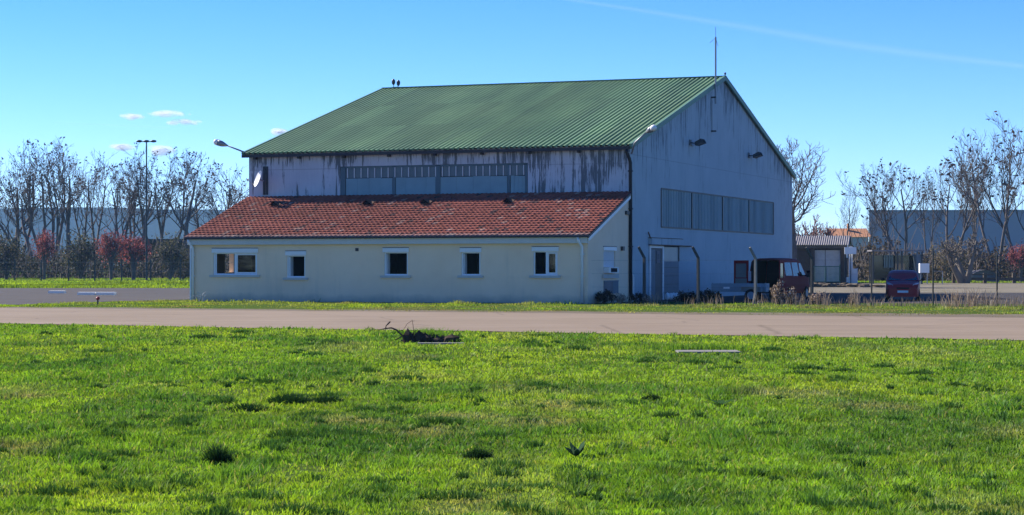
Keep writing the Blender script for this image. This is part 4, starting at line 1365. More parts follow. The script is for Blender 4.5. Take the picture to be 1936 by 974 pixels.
upA = tree_meshes('upswept', 31, 10, 1, .06, .20, (17,10,6), 52, .24, .017, M['bark'], 0)
upB = tree_meshes('upswept_small', 32, 10, 1, .08, .16, (10,7,5), 44, .2, .014, M['bark'], 0)
upC = tree_meshes('upswept_forked', 33, 10, 3, .34, .16, (8,7,5), 40, .17, .014, M['bark'], .08, seed_size=.3)
upD = tree_meshes('upswept_tall', 34, 10, 2, .22, .15, (9,7,5), 38, .16, .014, M['bark'], .06, seed_size=.3)
right_trees = [
    (1506, 212, 165, upA, 1.32, 'large bare tree with feathery upswept twigs rising behind the hangar rear corner'),
    (1592, 348, 230, upB, .85, 'small bare tree standing above the shed roof end'),
    (1640, 372, 250, upB, .8, 'thin low bare tree at the left end of the warehouse'),
    (1703, 297, 225, upC, 1.15, 'broad spreading bare tree behind the glazed shelter'),
    (1752, 330, 240, upD, .8, 'slim bare tree between the spreading tree and the pollard'),
    (1800, 280, 232, upC, .9, 'forked bare tree right behind the gnarled pollard'),
    (1845, 292, 238, upD, .85, 'bare tree immediately right of the gnarled pollard'),
    (1886, 235, 222, upD, 1.1, 'tallest of the bare trees before the warehouse'),
    (1930, 258, 228, upC, .9, 'bare tree cut by the right frame edge above the red bush'),
]
for px, pt, Y, me, wf, lab in right_trees:
    H = EYE + (505-pt)/F*Y; p = P(px, 505, Y); sc = H/10.6
    plant_tree('bare_tree', me, lab, 'tree', (p.x, Y, 0), rr.uniform(0, 6.28), (sc*wf, sc*wf, sc), 'bare trees before the warehouse')

# leafy small trees and shrubs
def bush_meshes(key, seed, rx, ry, z0, z1, n, size, cols, stem=.10, clumps=14, bark=None, trunk_n=1):
    rng = np.random.default_rng(seed)
    lv, st = Leaves(), Poly()
    cz, rz = (z0+z1)/2, (z1-z0)/2
    cs = []
    for _ in range(clumps):
        while True:
            q = rng.uniform(-1, 1, 3)
            if np.dot(q, q) < 1: break
        cs.append((q*np.array((rx,ry,rz))*.82 + np.array((0,0,cz)), rng.uniform(.28,.5)*min(rx,rz), rng.uniform(.6,1.35)))
    for c, r, b in cs:
        for _ in range(n//clumps):
            p = c + rng.normal(size=3)*r*.6
            if p[2] < .05: continue
            col = np.array(cols[rng.integers(len(cols))])*b*rng.uniform(.7,1.3)
            lv.add(p, size*rng.uniform(.6,1.4), col)
        b0 = np.array((rng.normal()*.06, rng.normal()*.06, 0))
        mid = np.array((c[0]*.25, c[1]*.25, z0*.8+c[2]*.2 if z0 > .5 else c[2]*.4))
        st.tube([b0, mid, c], [stem, stem*.7, stem*.25], 5)
        for _ in range(3):
            e = c + rng.normal(size=3)*r*1.0
            e[2] = max(e[2], .1)
            st.tube([c*.5+mid*.5, (c+e)/2+rng.normal(size=3)*.1, e], [stem*.4, stem*.3, stem*.12], 3)
    return {'stems': st.mesh(key+'_stems', bark or M['bark']), 'foliage': lv.mesh(key+'_foliage', M['leaf'], rng)}

plum = bush_meshes('plum', 41, 2.0, 1.8, 2.3, 6.2, 1500, .26, [(.30,.085,.095),(.36,.13,.13),(.18,.06,.065)], .13, 22)
plum2 = bush_meshes('plum_wide', 42, 2.5, 2.1, 2.2, 5.6, 1700, .26, [(.30,.085,.095),(.36,.13,.13),(.18,.06,.065)], .13, 24)
def place(name, me, px, Y, h_ratio, label, cat, group=None, rot=None, sx_=1.0):
    p = P(px, 505, Y)
    return plant_tree(name, me, label, cat, (p.x, Y, 0), rr.uniform(0,6.28) if rot is None else rot, (h_ratio*sx_, h_ratio*sx_, h_ratio), group)
place('plum_tree', plum, 84, 246, 1.0, 'lone red-leaved plum tree on the far lawn', 'tree', 'red plum trees on the far lawn', None, .85)
place('plum_tree', plum, 210, 246, 1.0, 'narrower left plum of the red pair by the light mast', 'tree', 'red plum trees on the far lawn', None, .9)
place('plum_tree', plum2, 252, 248, .98, 'broader right plum of the red pair by the light mast', 'tree', 'red plum trees on the far lawn', None, 1.0)
olive = bush_meshes('olive', 43, 2.6, 2.2, .8, 5.6, 1500, .30, [(.05,.06,.035),(.09,.09,.06),(.16,.15,.12),(.04,.045,.03)], .12, 24)
olive2 = bush_meshes('olive_low', 44, 3.2, 2.4, .2, 4.6, 1700, .30, [(.04,.045,.028),(.07,.07,.045),(.12,.11,.085)], .10, 26)
for px, Y, s, me, lab in ((12, 250, 1.0, olive, 'grey-green shrub tree at the left frame edge'), (152, 254, 1.05, olive, 'pale grey-green shrub tree right of the lone plum'),
                          (322, 250, .95, olive, 'pale leafy shrub tree left of the annex corner'), (346, 256, .8, olive2, 'low dark shrub against the annex corner')):
    place('shrub', me, px, Y, s, lab, 'shrub', 'shrubs along the far lawn')
pollard = tree_meshes('pollard', 51, 4.5, 3, .5, .38, (7,6,4), 55, .12, .05, M['bark_pale'], 0)
place('pollard_tree', pollard, 1824, 203, 1.18, 'gnarled pale pollard tree behind the rail barrier', 'tree')
pinkb = tree_meshes('pink_bush', 52, 5, 6, .55, .10, (9,7,5), 40, .12, .03, M['twig_pink'], 0)
place('budding_bush', pinkb, 1530, 245, 1.45, 'rounded pinkish budding bush above the shed roof beside the hangar', 'bush')
place('red_bush', plum2, 1930, 214, .72, 'dark red bush at the right frame edge', 'bush')
willow = bush_meshes('yellow_bush', 53, 2.4, 2.0, .4, 5.2, 1100, .24, [(.14,.12,.07),(.18,.15,.10),(.09,.075,.05)], .09, 22, M['bark_pale'])
place('yellowish_bush', willow, 1800, 214, 1.0, 'yellowish twiggy bush just left of the gnarled pollard', 'bush')

# the hedge bottoms read as one mass: undergrowth
def undergrowth(name, spans, seed, cols, kind_mat, dens=1.0):
    rng = np.random.default_rng(seed)
    lv, st = Leaves(), Poly()
    for xa, xb, Ya, Yb, hmax, n in spans:
        for i in range(int(n*dens)):
            x = rng.uniform(xa, xb); y = rng.uniform(Ya, Yb)
            hh = hmax*(.45+.55*vnoise(np.array([x/2.6]), np.array([y/5.]), seed)[0])
            z = hh*rng.random()**.75
            b = .5 + 1.0*vnoise(np.array([x/1.3]), np.array([z/1.1+y]), seed+5)[0]
            lv.add(np.array((x, y, max(.08, z))), rng.uniform(.22,.55)*(2.2 if Ya < 0 else 1), np.array(cols[rng.integers(len(cols))])*b)
        for i in range(int((xb-xa)*5)):
            x = rng.uniform(xa, xb); y = rng.uniform(Ya, Yb); h = hmax*rng.uniform(.6,1.25)
            dx = rng.normal()*h*.25
            st.tube([(x,y,0),(x+dx*.4,y,h*.5),(x+dx,y,h)], [.07,.05,.03], 3)
    o = tag(link(name, lv.mesh(name, M['leaf'], rng)), None, None, None, 'stuff')
    link('stems', st.mesh(name+'_stems', M['bark']), o)
dk = [(.030,.034,.022),(.045,.048,.030),(.065,.060,.045),(.028,.028,.024)]
undergrowth('undergrowth', [(-95,-24,272,290,5.2,16000), (-95,-24,300,312,4.0,6000)], 61, dk, None)
br = [(.055,.042,.032),(.075,.058,.042),(.045,.042,.028),(.10,.08,.06)]
undergrowth('thicket', [(28,75,215,232,3.6,9000), (30,47,236,262,6.0,8000), (45,62,222,236,4.2,3500)], 62, br, None)

undergrowth('treeline', [(-460,160,-150,-130,9.0,11000)], 63, [(.03,.05,.02),(.045,.07,.028),(.025,.04,.02)], None)

# ------------------------------------------------------------------ grass
def blades(name, x, y, h, w, col, seed, mat, lean=.55, z0=None, push=None):
    rng = np.random.default_rng(seed); n = len(x)
    th = rng.uniform(0, 2*np.pi, n); la = rng.uniform(0, 2*np.pi, n)
    lm = h*rng.uniform(.1, 1.0, n)*lean*1.6
    z = np.zeros(n) if z0 is None else z0
    dx, dy = np.cos(th)*w/2, np.sin(th)*w/2
    lx, ly = np.cos(la)*lm, np.sin(la)*lm
    if push is not None: lx, ly = lx*.75 + push[0]*h*.55, ly*.75 + push[1]*h*.55
    V = np.empty((n, 5, 3), np.float32)
    V[:,0] = np.stack([x-dx, y-dy, z-.005], 1); V[:,1] = np.stack([x+dx, y+dy, z-.005], 1)
    mz = h*.6
    V[:,2] = np.stack([x+dx*.8+lx*.35, y+dy*.8+ly*.35, z+mz], 1); V[:,3] = np.stack([x-dx*.8+lx*.35, y-dy*.8+ly*.35, z+mz], 1)
    V[:,4] = np.stack([x+lx, y+ly, z+h], 1)
    b = (np.arange(n)*5)[:, None]
    L = np.concatenate([b+np.array([0,1,2,3]), b+np.array([3,2,4])], 1).ravel()
    S = np.tile([4,3], n)
    return np_mesh(name, V.reshape(-1,3), L, S, mat, np.repeat(col, 5, 0))

def lerp(a, b, t): return a*(1-t)+b*t
LUSH, YELL, DEEP, DRY = (np.array(c) for c in ((.165,.305,.024), (.275,.385,.033), (.048,.140,.025), (.37,.30,.18)))

SLABS = [(P(1338,505,38.9).x, 38.9, .66, .42), (P(812,505,43.2).x+.25, 43.0, .55, .16)]
TUFTS = [(250,830,.5,.10,.5), (330,840,.5,.09,.5), (1230,895,.5,.12,.5), (1300,930,.5,.12,.6), (700,800,.3,.10,.4), (1660,830,.5,.09,.3), (760,880,.4,.11,.5), (40,960,.4,.10,.4)]
DRYS = [(290,728,.35),(645,797,.5),(690,800,.45),(805,818,.6),(60,750,.5),(30,850,.6),(1050,770,.9),(1020,800,.7),(1500,745,.9),(870,790,.6),(880,960,.5),(1650,770,.7)]

def field():
    rng = np.random.default_rng(71)
    N, N2 = 620000, 300000          # the strip the photo sees, and the lawn going on to either side of it
    # depth distribution: dense near the camera, thinner but broader blades farther off
    u = rng.random(N+N2)
    Ya, Yb = 10.0, 70.0
    y = (Ya**-.42 + u*(Yb**-.42 - Ya**-.42))**(-1/.42)
    hw = .262*y + 2.2
    x = rng.uniform(-1, 1, N+N2)*hw
    side = np.arange(N+N2) >= N
    x[side] = np.sign(x[side])*(hw[side] + rng.random(N2)*7.5)
    keep = y < near_edge(x) + .12*(vnoise(x*1.5, y*0, 77)-.5)*4
    for sx_, sy_, ax_, ay_ in SLABS:
        keep &= ~((np.abs(x-sx_) < ax_) & (y > sy_-ay_-.25*vnoise(x*4, x*0, 79)-.05) & (y < sy_+ay_) & ((y > sy_-ay_) | (rng.random(N+N2) < .86)))
    keep &= ~((np.abs(x-P(815,505,44).x) < .55) & (np.abs(y-43.9) < .35))
    # bare and thin spots
    thin = vnoise(x*1.1, y*.75, 78)*.6 + vnoise(x*3.2, y*2.2, 79)*.4
    keep &= rng.random(N+N2) < np.clip((thin-.10)*3.2, .38, 1)
    x, y = x[keep], y[keep]; n = len(x)
    def cells(size, seed):
        """centre offset and a random number per blade for jittered tuft cells"""
        ci, cj = np.floor(x/size), np.floor(y/size)
        def hh(s): return vnoise(ci+.0, cj+.0, seed+s)
        ox, oy = (ci+.2+.6*hh(1))*size, (cj+.2+.6*hh(2))*size
        return x-ox, y-oy, hh(3), hh(4)
    cx_, cy_, cr_, cc_ = cells(.34, 200)
    dx_, dy_, dr_, dc_ = cells(.15, 300)
    rad = np.clip(1-np.hypot(cx_, cy_)/.26, 0, 1)
    rad2 = np.clip(1-np.hypot(dx_, dy_)/.12, 0, 1)
    clump = vnoise(x*2.3, y*1.6, 80)*.5 + vnoise(x*6.5, y*5, 81)*.5
    patch = vnoise(x*.32, y*.16, 82)*.6 + vnoise(x*.9, y*.5, 83)*.4
    h = .014 + .035*clump + .024*np.clip(patch-.4, 0, 1) + .085*rad**.6*np.clip(cr_-.55,0,1)**1.5*2.6 + .045*rad2**.6*dr_**3
    tuft = np.clip((vnoise(x*1.9, y*1.3, 87)-.62)*4.5, 0, 1)*np.clip((vnoise(x*.5, y*.3, 88)-.25)*2, 0, 1)
    h = h*(1+.25*tuft) + .055*tuft
    h *= rng.uniform(.5, 1.15, n)*.86
    deep = np.clip((vnoise(x*.7, y*.33, 84)-.52)*3.2, 0, 1)*.75
    yel = np.clip((vnoise(x*.45+7, y*.22, 85)*.7+vnoise(x*1.4+7, y*.9, 89)*.3-.32)*2.4, 0, 1)
    dry = np.clip((vnoise(x*.6+3, y*.3, 86)-.76)*4.5, 0, 1)*.35
    deep = np.maximum(deep, np.clip(tuft,0,1)*.8); yel = yel*(1-.6*tuft)
    for px, py, r, hh, dk_ in TUFTS:
        g = G(px, py); d = np.hypot(x-g.x, (y-g.y)*.8)
        k = np.clip(1-d/r, 0, 1)**.7
        h = np.maximum(h, hh*k*rng.uniform(.6,1.1,n)); deep = np.maximum(deep, k*dk_)
        yel *= (1-k)
    for px, py, r in DRYS:
        g = G(px, py); d = np.hypot(x-g.x, (y-g.y)*.6)
        k = np.clip(1-d/r, 0, 1)*(.45+.7*vnoise(x*5, y*5, 90))
        dry = np.maximum(dry, np.clip(k*.85, 0, .75)); h *= (1-.35*k)
    c = LUSH[None]*np.ones((n,1))
    c = lerp(c, YELL[None], (yel*.85)[:, None]); c = lerp(c, DEEP[None], deep[:, None]); c = lerp(c, DRY[None], dry[:, None])
    odd = rng.random(n) < .07
    c[odd] = lerp(c[odd], DRY[None], .55)
    c = lerp(c, DEEP[None], (np.clip(cr_-.6,0,1)*1.6*rad**.4)[:,None]); c *= (.80+.42*cc_)[:,None]*(.84+.34*dc_)[:,None]
    c *= rng.uniform(.78, 1.24, n)[:, None]
    w = .0075*(y/13)**.85*rng.uniform(.7, 1.4, n)*np.where(np.abs(x) > .262*y+2.2, 1.35, 1)
    broad = (rng.random(n) < .05)
    w[broad] *= 2.2; h[broad] *= .8
    h = h*(1 + .22*np.clip((y-25)/30, 0, 1))
    return blades('grass', x, y, h, w, c, 72, M['grass'], .85, None, (cx_/.26+dx_/.2, cy_/.26+dy_/.2))
tag(link('grass', field()), None, None, None, 'stuff')

def tuft_blades(name, spots, seed, mat, base, per):
    """dense dark clumps: spots are (x, y, rx, ry, height)"""
    rng = np.random.default_rng(seed); X, Yv, Hh, Cc, Wd, PX, PY = [], [], [], [], [], [], []
    for sx_, sy_, rx, ry, hh in spots:
        n = int(per*max(.5, rx/.12)); a = rng.uniform(0, 2*np.pi, n); r = rng.random(n)**.6*1.15
        X.append(sx_+np.cos(a)*r*rx); Yv.append(sy_+np.sin(a)*r*ry); Hh.append(hh*(1-.55*r**2)*rng.uniform(.6,1.1,n))
        Cc.append(base[None]*rng.uniform(.6,1.35,(n,1))*rng.uniform(.8,1.2)); Wd.append(np.full(n, .0085*max(1,(abs(sy_)/15)**.8))*rng.uniform(.7,1.3,n))
        PX.append(np.cos(a)*r); PY.append(np.sin(a)*r)
    cat = np.concatenate
    return blades(name, cat(X), cat(Yv), cat(Hh), cat(Wd), cat(Cc), seed+1, mat, .45, None, (cat(PX), cat(PY)))
def scattered():
    rs = random.Random(12); sp = []
    while len(sp) < 380:
        y = 12.5/(1-rs.random()*.76); x = rs.uniform(-1,1)*(.262*y+1.5)
        if y > near_edge(x)-1.5 or rs.random() > vnoise(np.array([x*.35]), np.array([y*.2]), 55)[0]*1.2: continue
        s = rs.uniform(.25, 1.0)**1.4
        sp.append((x, y, .19*s*(1+y/60)*rs.uniform(.7,1.3), .10*s*(1+y/40)*rs.uniform(.7,1.3), rs.uniform(.035,.095)*(1+y/90)))
    return tuft_blades('shade_clumps', sp, 301, M['tuft'], np.array((.066,.155,.028)), 140)  # darker blade clumps stand in for small shadow patches in the grass
tag(link('low_shade_tufts', scattered()), None, None, None, 'stuff')
for px, py, rx, hh, lab in ((411, 877, .105, .19, 'dense dark round grass tuft alone in the lower left lawn'), (548, 764, .26, .15, 'long dark grass clump, biggest of the cluster on the left lawn'),
                            (616, 762, .22, .10, 'low dark grass clump at the right end of the left lawn cluster'), (470, 777, .24, .10, 'low dark grass clump at the left end of the left lawn cluster'),
                            (905, 868, .11, .11, 'spiky green grass tuft left of the broad-leaved rosette'), (1233, 757, .12, .09, 'small dark grass tuft left of the flat weed rosette')):
    g = G(px, py)
    o = link('grass_tuft', tuft_blades('grass_tuft', [(0, 0, rx, rx*.7, hh)], px, M['tuft'], np.array((.022,.060,.018)), 520)); o.location = (g.x, g.y, 0)
    tag(o, lab, 'grass tuft', 'dark tufts in the lawn')

def verge():
    rng = np.random.default_rng(73)
    N = 90000
    x = rng.uniform(-26, 28, N); t = rng.random(N)
    ya = far_edge(x) + .6
    # back limit: annex wall, fence foot, apron edge at left
    loc = (x-HR.x)/UX.x
    back = np.where(loc > .3, 96-.382*(x-HR.x)-5.9/.934+1.2, 96-.382*(x-HR.x)-6.6/.934)
    apx = np.interp(x, [-26,-22.5,-20.4,-18.7,-16.6,-14], [82.6,84.6,89.6,96.5,102.5,103.5])
    back = np.minimum(back, np.where(x < -14, apx, 1e9))
    y = ya + t*(back-ya)
    edge = np.minimum(t, 1-t)
    keep = (back > ya) & (rng.random(N) < np.clip(vnoise(x*.8, y*.6, 74)*2.2-.62 + .25*t, .04, 1)*np.clip(.25+t*3.0, 0, 1))
    x, y, t = x[keep], y[keep], t[keep]; n = len(x)
    cl = vnoise(x*1.2, y*.9, 75)
    h = (.025 + .17*cl**3)*rng.uniform(.5,1.2,n)*(.35+.9*t)
    right = np.clip((x-4)/10, 0, 1)
    dry = np.clip(vnoise(x*.5, y*.4, 76)*1.3-.34 + .30*right + .45*(t < .30), 0, 1)
    c = lerp(lerp(LUSH[None], YELL[None], (vnoise(x*.8,y*.8,70))[:,None]), np.array((.25,.20,.13))[None], (dry*.85)[:,None])
    c *= (.6+.6*vnoise(x*2.2, y*2.2, 69))[:,None]*rng.uniform(.65,1.3,n)[:,None]
    w = .028*rng.uniform(.6,1.5,n)
    return blades('verge_grass', x, y, h, w, c, 77, M['grass'], .6)
tag(link('verge_grass', verge()), None, None, None, 'stuff')

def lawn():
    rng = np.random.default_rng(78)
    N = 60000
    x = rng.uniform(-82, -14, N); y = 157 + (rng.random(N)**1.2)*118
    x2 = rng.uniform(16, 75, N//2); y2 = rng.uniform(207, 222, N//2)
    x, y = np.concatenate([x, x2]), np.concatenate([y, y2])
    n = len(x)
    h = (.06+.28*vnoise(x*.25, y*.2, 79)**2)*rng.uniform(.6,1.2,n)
    c = lerp(YELL[None], LUSH[None], vnoise(x*.15,y*.1,80)[:,None])*(.25+.85*np.clip(vnoise(x*.06,y*.22,98)*1.7-.2,0,1))[:,None]*rng.uniform(.75,1.25,n)[:,None]  # stretched noise darkens blades in bands, standing in for tree shadows
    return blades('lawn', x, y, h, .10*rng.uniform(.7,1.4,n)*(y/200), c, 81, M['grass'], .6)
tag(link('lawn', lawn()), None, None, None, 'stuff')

def weeds():
    rng = np.random.default_rng(82)
    xs_, ys_, hs_ = [], [], []
    A = HW(.6, -5.6)
    for px, n, hm, sp in ((1180,40,.55,.5),(1235,50,.6,.5),(1300,30,.4,.8),(1345,25,.5,.4),(1440,60,.5,.9),(1500,60,.6,.6),(1550,60,.7,.5),(1590,40,.4,.8),(1612,50,.75,.18),(1660,60,.45,1.2),
                          (1720,70,.40,1.2),(1800,120,.75,.8),(1835,120,.85,.7),(1870,60,.5,.8),(1925,90,.55,1.0)):
        k = (px-CX)/F; s = (k*A.y-A.x)/(UX.x-k*UX.y); p = A+UX*s
        for _ in range(n):
            xs_.append(p.x+rng.normal()*sp*.6); ys_.append(p.y-.9+rng.normal()*.5); hs_.append(hm*rng.uniform(.3,1.15))
    x, y, h = np.array(xs_), np.array(ys_), np.array(hs_); n = len(x)
    c = np.array((.30,.24,.18))[None]*rng.uniform(.6,1.25,n)[:,None]
    return blades('dry_weeds', x, y, h, .022*rng.uniform(.6,1.4,n), c, 83, M['straw'], .45)
tag(link('weeds', weeds()), None, None, None, 'stuff')

# ------------------------------------------------------------------ single plants, debris, small things on the ground
def rosette(name, label, px, py, r, n, col, up, wid, seed, group=None):
    g = G(px, py); rng = np.random.default_rng(seed)
    mb = MB()
    for i in range(n):
        a = 2*math.pi*i/n + rng.uniform(-.3,.3); u = up*rng.uniform(.6,1.3)
        d = Vector((math.cos(a), math.sin(a), 0)); s = Vector((-math.sin(a), math.cos(a), 0)); w = wid*rng.uniform(.8,1.2); L = r*rng.uniform(.75,1.15)
        pts = []
        for t in (0, .35, .7, 1.0):
            c = d*L*t*math.cos(u*.9) + Vector((0,0,L*t*math.sin(u) - .25*L*t*t*(1-u/1.6)+.01))
            ww = w*(.35, .85, 1.0, .05)[(0,.35,.7,1.0).index(t)]
            pts += [c - s*ww/2, c + s*ww/2 ]
        mb.add(pts, [(0,1,3,2),(2,3,5,4),(4,5,7,6)])
    o = mb.build(name, leaf_plain(name+'_leaf', col))
    o.location = g
    return tag(o, label, 'plant', group)
rosette('broadleaf_weed', 'dark broad-leaved rosette weed alone in the near lawn', 1090, 866, .15, 13, (.06,.11,.06), .9, .06, 91)
rosette('broadleaf_weed', 'flat dark weed rosette far right of the dead branch', 1363, 768, .24, 12, (.05,.11,.04), .45, .06, 92)

# soil pile, dead branch and concrete slabs near the road edge
Yp = 43.7
def at(px, py): return P(px, py, Yp)
base = P(815, 505, Yp); base.z = 0
mb = MB(); rs = random.Random(8)
for i in range(26):
    x = rs.uniform(-.52,.58); big = .24 if x < .1 else .17
    mb.blob((x, rs.uniform(-.12,.2), big*.25), rs.uniform(.08,.17), rs.uniform(.08,.15), rs.uniform(.5,1.0)*big, i, 1, .3)
o = mb.build('soil_heap', M['soil']); o.location = base; tag(o, 'heap of dark turned soil beside the dead branch', 'soil heap')
t = thing('dead_branch', 'crooked dead branch sticking out of the turned soil at the road edge', 'branch', tuple(P(760,505,Yp).xy) + (0,))
o0 = Vector(t.location)
def lp(pts): return [at(*p) - o0 for p in pts]
mb = MB(); mb.tube(lp([(768,640),(758,632),(750,624),(740,620),(730,621),(714,624)]), [.022,.022,.02,.018,.014,.008], 6); mb.build('main_stem', M['dead_wood'], t, True)
mb = MB(); mb.tube(lp([(729,621),(730,616),(734,612),(738,608)]), [.012,.012,.02,.016], 6); mb.build('side_twig', M['dead_wood'], t, True)
mb = MB(); mb.tube(lp([(762,625),(770,612),(778,607),(784,607)]), [.004,.005,.005,.003], 4); mb.tube(lp([(782,628),(781,615),(779,604)]), [.005,.006,.003], 4)
mb.tube(lp([(730,622),(727,630)]), [.008,.004], 4)
mb.build('thin_twig', M['dead_wood'], t)
mb = MB(); mb.beam(at(747,643)-o0, at(768,632)-o0, .05, .025); mb.beam(at(758,644)-o0, at(777,641)-o0, .04, .03); mb.beam(at(766,633)-o0, at(780,643)-o0, .04, .03); mb.build('root_chunk', M['wood'], t)
for (sx_, sy_, ax_, ay_), lab in zip(SLABS, ('grey concrete slab set in the grass right of centre', 'narrow pale concrete slab edge below the soil heap')):
    mb = MB(); mb.box((-ax_*.9,-ay_,-.04), (ax_*.9,ay_,.03)); o = mb.build('concrete_slab', M['concrete']); o.location = (sx_, sy_, 0); tag(o, lab, 'slab', 'concrete slabs in the grass')
# long grass hanging over the back edge of the right slab and round the soil heap
def fringe():
    rng = np.random.default_rng(95); xs_, ys_, hs_, cs_ = [], [], [], []
    for cx_, cy_, ax_, ay_, n, hm in ((SLABS[0][0]-.1, SLABS[0][1]+.62, .95, .16, 700, .17), (base.x-.12, Yp+.22, .42, .12, 520, .34), (base.x+.75, Yp, .35, .2, 200, .12)):
        x = cx_+rng.normal(size=n)*ax_*.5; y = cy_+rng.normal(size=n)*ay_
        xs_.append(x); ys_.append(y); hs_.append(hm*rng.uniform(.4,1.1,n)); cs_.append(lerp(LUSH[None], DEEP[None], rng.random(n)[:,None]))
    return blades('tall_grass', np.concatenate(xs_), np.concatenate(ys_), np.concatenate(hs_), np.full(sum(map(len, xs_)), .016), np.concatenate(cs_), 96, M['grass'], .5)
tag(link('tall_grass', fringe()), None, None, None, 'stuff')

# white marker slabs on the apron and a small stake
for px, py, w, lab in ((109, 554, 1.0, 'shorter white marker slab on the dark apron'), (184, 557, 2.2, 'longer white marker slab on the dark apron')):
    g = G(px, py+1); mb = MB()
    n = 1 if w < 2 else 2
    for i in range(n):
        a = -w/2 + i*w/n; mb.box((a,-.45,0), (a+w/n-.05,.45,.16))
    o = mb.build('marker_slab', M['white']); o.location = (g.x, g.y, .012); o.rotation_euler = (0,0,.05); tag(o, lab, 'marker', 'white marker slabs on the apron')
g = G(185, 576)
t = thing('marker_stake', 'small dark stake with red top at the apron edge', 'stake', (g.x, g.y, 0))
mb = MB(); mb.tube([(0,0,0),(0,0,.22)], .035, 6); mb.build('stake', M['steel_dark'], t)
mb = MB(); mb.blob((0,0,.27), .09,.09,.08, 1, 2, .05); mb.build('top', M['red_paint'], t, True)

# four white stones by the gable door
for i, px in enumerate((1262, 1268, 1274, 1279)):
    yl = side_y(px, 1.0); p = HW(1.0, yl)
    lab = ('pointed white stone nearest the door post of four', 'second white stone along from the door post', 'third white stone along from the door post', 'last white stone of four, farthest from the door post')[i]
    mb = MB(); mb.blob((0,0,.16), .13,.13,.18, 10+i, 2, .12); o = mb.build('white_stone', M['white']); o.location = (p.x, p.y, .05); tag(o, lab, 'stone', 'white stones by the gable door')

# low bushes along the annex end and the gable foot
lowb = bush_meshes('low_bush', 97, 1.0, .55, .02, .62, 1300, .10, [(.016,.020,.015),(.028,.03,.02),(.02,.018,.016)], .02, 20)
for px, s, off, lab in ((1143, .95, 1.0, 'low dark bush under the air conditioner window'), (1208, .75, .9, 'low dark bush left of the gable door'), (1303, .9, 2.2, 'low dark bush right of the gable door'), (1340, 1.0, 2.6, 'low dark bush at the left end of the trailer')):
    A = HW(off, -5.0 if px < 1200 else -3.2); k = (px-CX)/F
    s_ = (k*A.y-A.x)/(UX.x-k*UX.y); p = A+UX*s_
    plant_tree('low_bush', lowb, lab, 'bush', (p.x, p.y, 0), rr.uniform(0,6), (s, s, s), 'low bushes along the fence')
dryp = bush_meshes('dried_plant', 98, .35, .3, .05, .75, 420, .09, [(.30,.23,.20),(.22,.16,.13),(.38,.31,.27)], .015, 12, M['dead_wood'])
for px, s, sy_, lab in ((1172, .85, .8, 'pale dried plant at the fence below the air conditioner'), (1226, .7, .8, 'pale dried plant at the fence before the gable door'),
                   (1472, .9, 1.6, 'tall brown dried plant against the open van rear'), (1496, .9, 1.15, 'brown dried plant by the van rear wheel'), (1547, 1.0, .8, 'pale dried clump ahead of the van front'), (1611, .6, 1.2, 'thin dried plant midway between van and red car')):
    A = HW(.6, -6.0); k = (px-CX)/F; s_ = (k*A.y-A.x)/(UX.x-k*UX.y); p = A+UX*s_
    plant_tree('dried_plant', dryp, lab, 'plant', (p.x, p.y, 0), rr.uniform(0,6), (s, s, s*sy_), 'dried plants along the fence')
# whitish dead stems at the annex corner
p = P(381, 505, 95.6)
mb = MB(); rs = random.Random(5)
for i in range(9):
    a = rs.uniform(-1,1); h = rs.uniform(.25,.5)
    mb.tube([(rs.uniform(-.12,.12),rs.uniform(-.1,.1),0),(a*.2,0,h*.8),(a*.42,0,h*.95),(a*.55,.02,h*.5 if abs(a) > .5 else h*.8)], [.018,.016,.012,.006], 5)
o = mb.build('dead_weed', M['sill']); o.location = (p.x, p.y, 0); tag(o, 'arching whitish dead stems at the foot of the annex corner', 'plant')
# stacked debris mound by the shed road
p = P(1590, 505, 165)
mb = MB(); rs = random.Random(9)
for i in range(30): mb.blob((rs.uniform(-3,3), rs.uniform(-1,1), .1), rs.uniform(.3,.7), rs.uniform(.3,.6), rs.uniform(.08,.28), i, 2, .3)
o = mb.build('rubble_mound', M['wood']); o.location = (p.x, p.y, 0); tag(o, 'low brown rubble mound in front of the shed', 'rubble mound')
# grey tarpaulin hoop behind the rail
p = P(1862, 505, 212); mb = MB(); n = 10
for i in range(n+1):
    a = math.pi*i/n
    for y in (0, 3): mb.v.append((-1.6*math.cos(a), y, 1.35*math.sin(a)))
for i in range(n): mb.f.append((2*i, 2*i+2, 2*i+3, 2*i+1)); mb.m.append(0)
mb.f.append(tuple(range(0, 2*n+2, 2))); mb.m.append(0)
o = mb.build('tarpaulin_hoop', M['corr_grey'], None, True); o.location = (p.x, p.y, 0); tag(o, 'grey arched tarpaulin cover behind the rail barrier', 'tarpaulin')

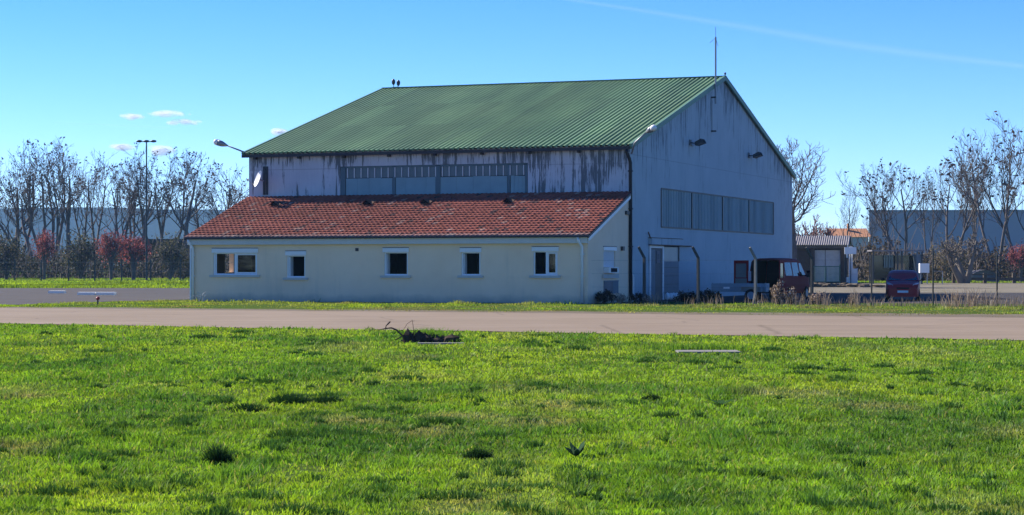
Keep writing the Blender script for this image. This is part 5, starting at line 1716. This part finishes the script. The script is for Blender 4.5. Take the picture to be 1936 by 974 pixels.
# ------------------------------------------------------------------ clouds and contrails, far outside the haze
def cloud_mat(name, alpha):
    m, nt, out = new_mat(name); k = NT(nt)
    d = k.n('ShaderNodeBsdfDiffuse'); d.inputs[0].default_value = (.98,.98,.98,1)
    t = k.n('ShaderNodeBsdfTranslucent'); t.inputs[0].default_value = (.98,.98,.98,1)
    mx = k.n('ShaderNodeMixShader'); mx.inputs[0].default_value = .62; k.l(d.outputs[0], mx.inputs[1]); k.l(t.outputs[0], mx.inputs[2])
    tr = k.n('ShaderNodeBsdfTransparent'); m2 = k.n('ShaderNodeMixShader'); m2.inputs[0].default_value = alpha
    k.l(tr.outputs[0], m2.inputs[1]); k.l(mx.outputs[0], m2.inputs[2]); k.l(m2.outputs[0], out.inputs['Surface'])
    return m
CM = cloud_mat('cloud_vapour', .13); CT = cloud_mat('contrail_vapour', .010)
YC = 9000.0
for px, py, wd, ht, sd, lab in ((246, 221, 50, 12, 1, 'small flat cloud, left one of the upper three'), (320, 215, 78, 14, 2, 'widest small cloud, topmost of the group'), (350, 232, 72, 12, 3, 'flat cloud just below the widest one'),
                                (231, 278, 52, 15, 4, 'small cloud above the bare trees left of the light mast'), (306, 284, 44, 20, 5, 'small cloud touching the tree tops right of the light mast'),
                                (528, 250, 26, 13, 6, 'tiny cloud resting on the left slope of the hangar roof')):
    c = P(px, py, YC); s = YC/F; rs = random.Random(sd); mb = MB()
    for i in range(19):
        u = rs.gauss(0, .42); u = max(-1, min(1, u))
        e = math.sqrt(max(.05, 1-u*u))
        z = rs.uniform(-.5, .55)*ht*e*.55
        r = rs.uniform(.22,.5)*ht*e + .8
        mb.blob((u*wd/2*s, rs.uniform(-6,6)*s, z*s), r*1.8*s, r*1.5*s, r*.75*s, i, 2, .10)
    o = mb.build('cloud', CM, None, True); o.location = c; tag(o, lab, 'cloud', 'small clouds low in the sky')
for pts, w, lab in (([(1040,-6),(1200,18),(1400,50),(1600,84),(1780,108),(1960,128)], [8,11,17,22,20,13], 'faint white contrail slanting across the upper right sky'),
                    ([(100,232),(200,236),(320,242)], [1.5,2.5,1.5], 'very faint short contrail under the upper small clouds')):
    c = P(pts[0][0], pts[0][1], YC); mb = MB()
    for f in (1.0, .7, .4): mb.tube([P(a, b, YC+f*20) - c for a, b in pts], [x*.5*f*YC/F for x in w], 12, 0, False)
    o = mb.build('contrail', CT, None, True); o.location = c; tag(o, lab, 'contrail')
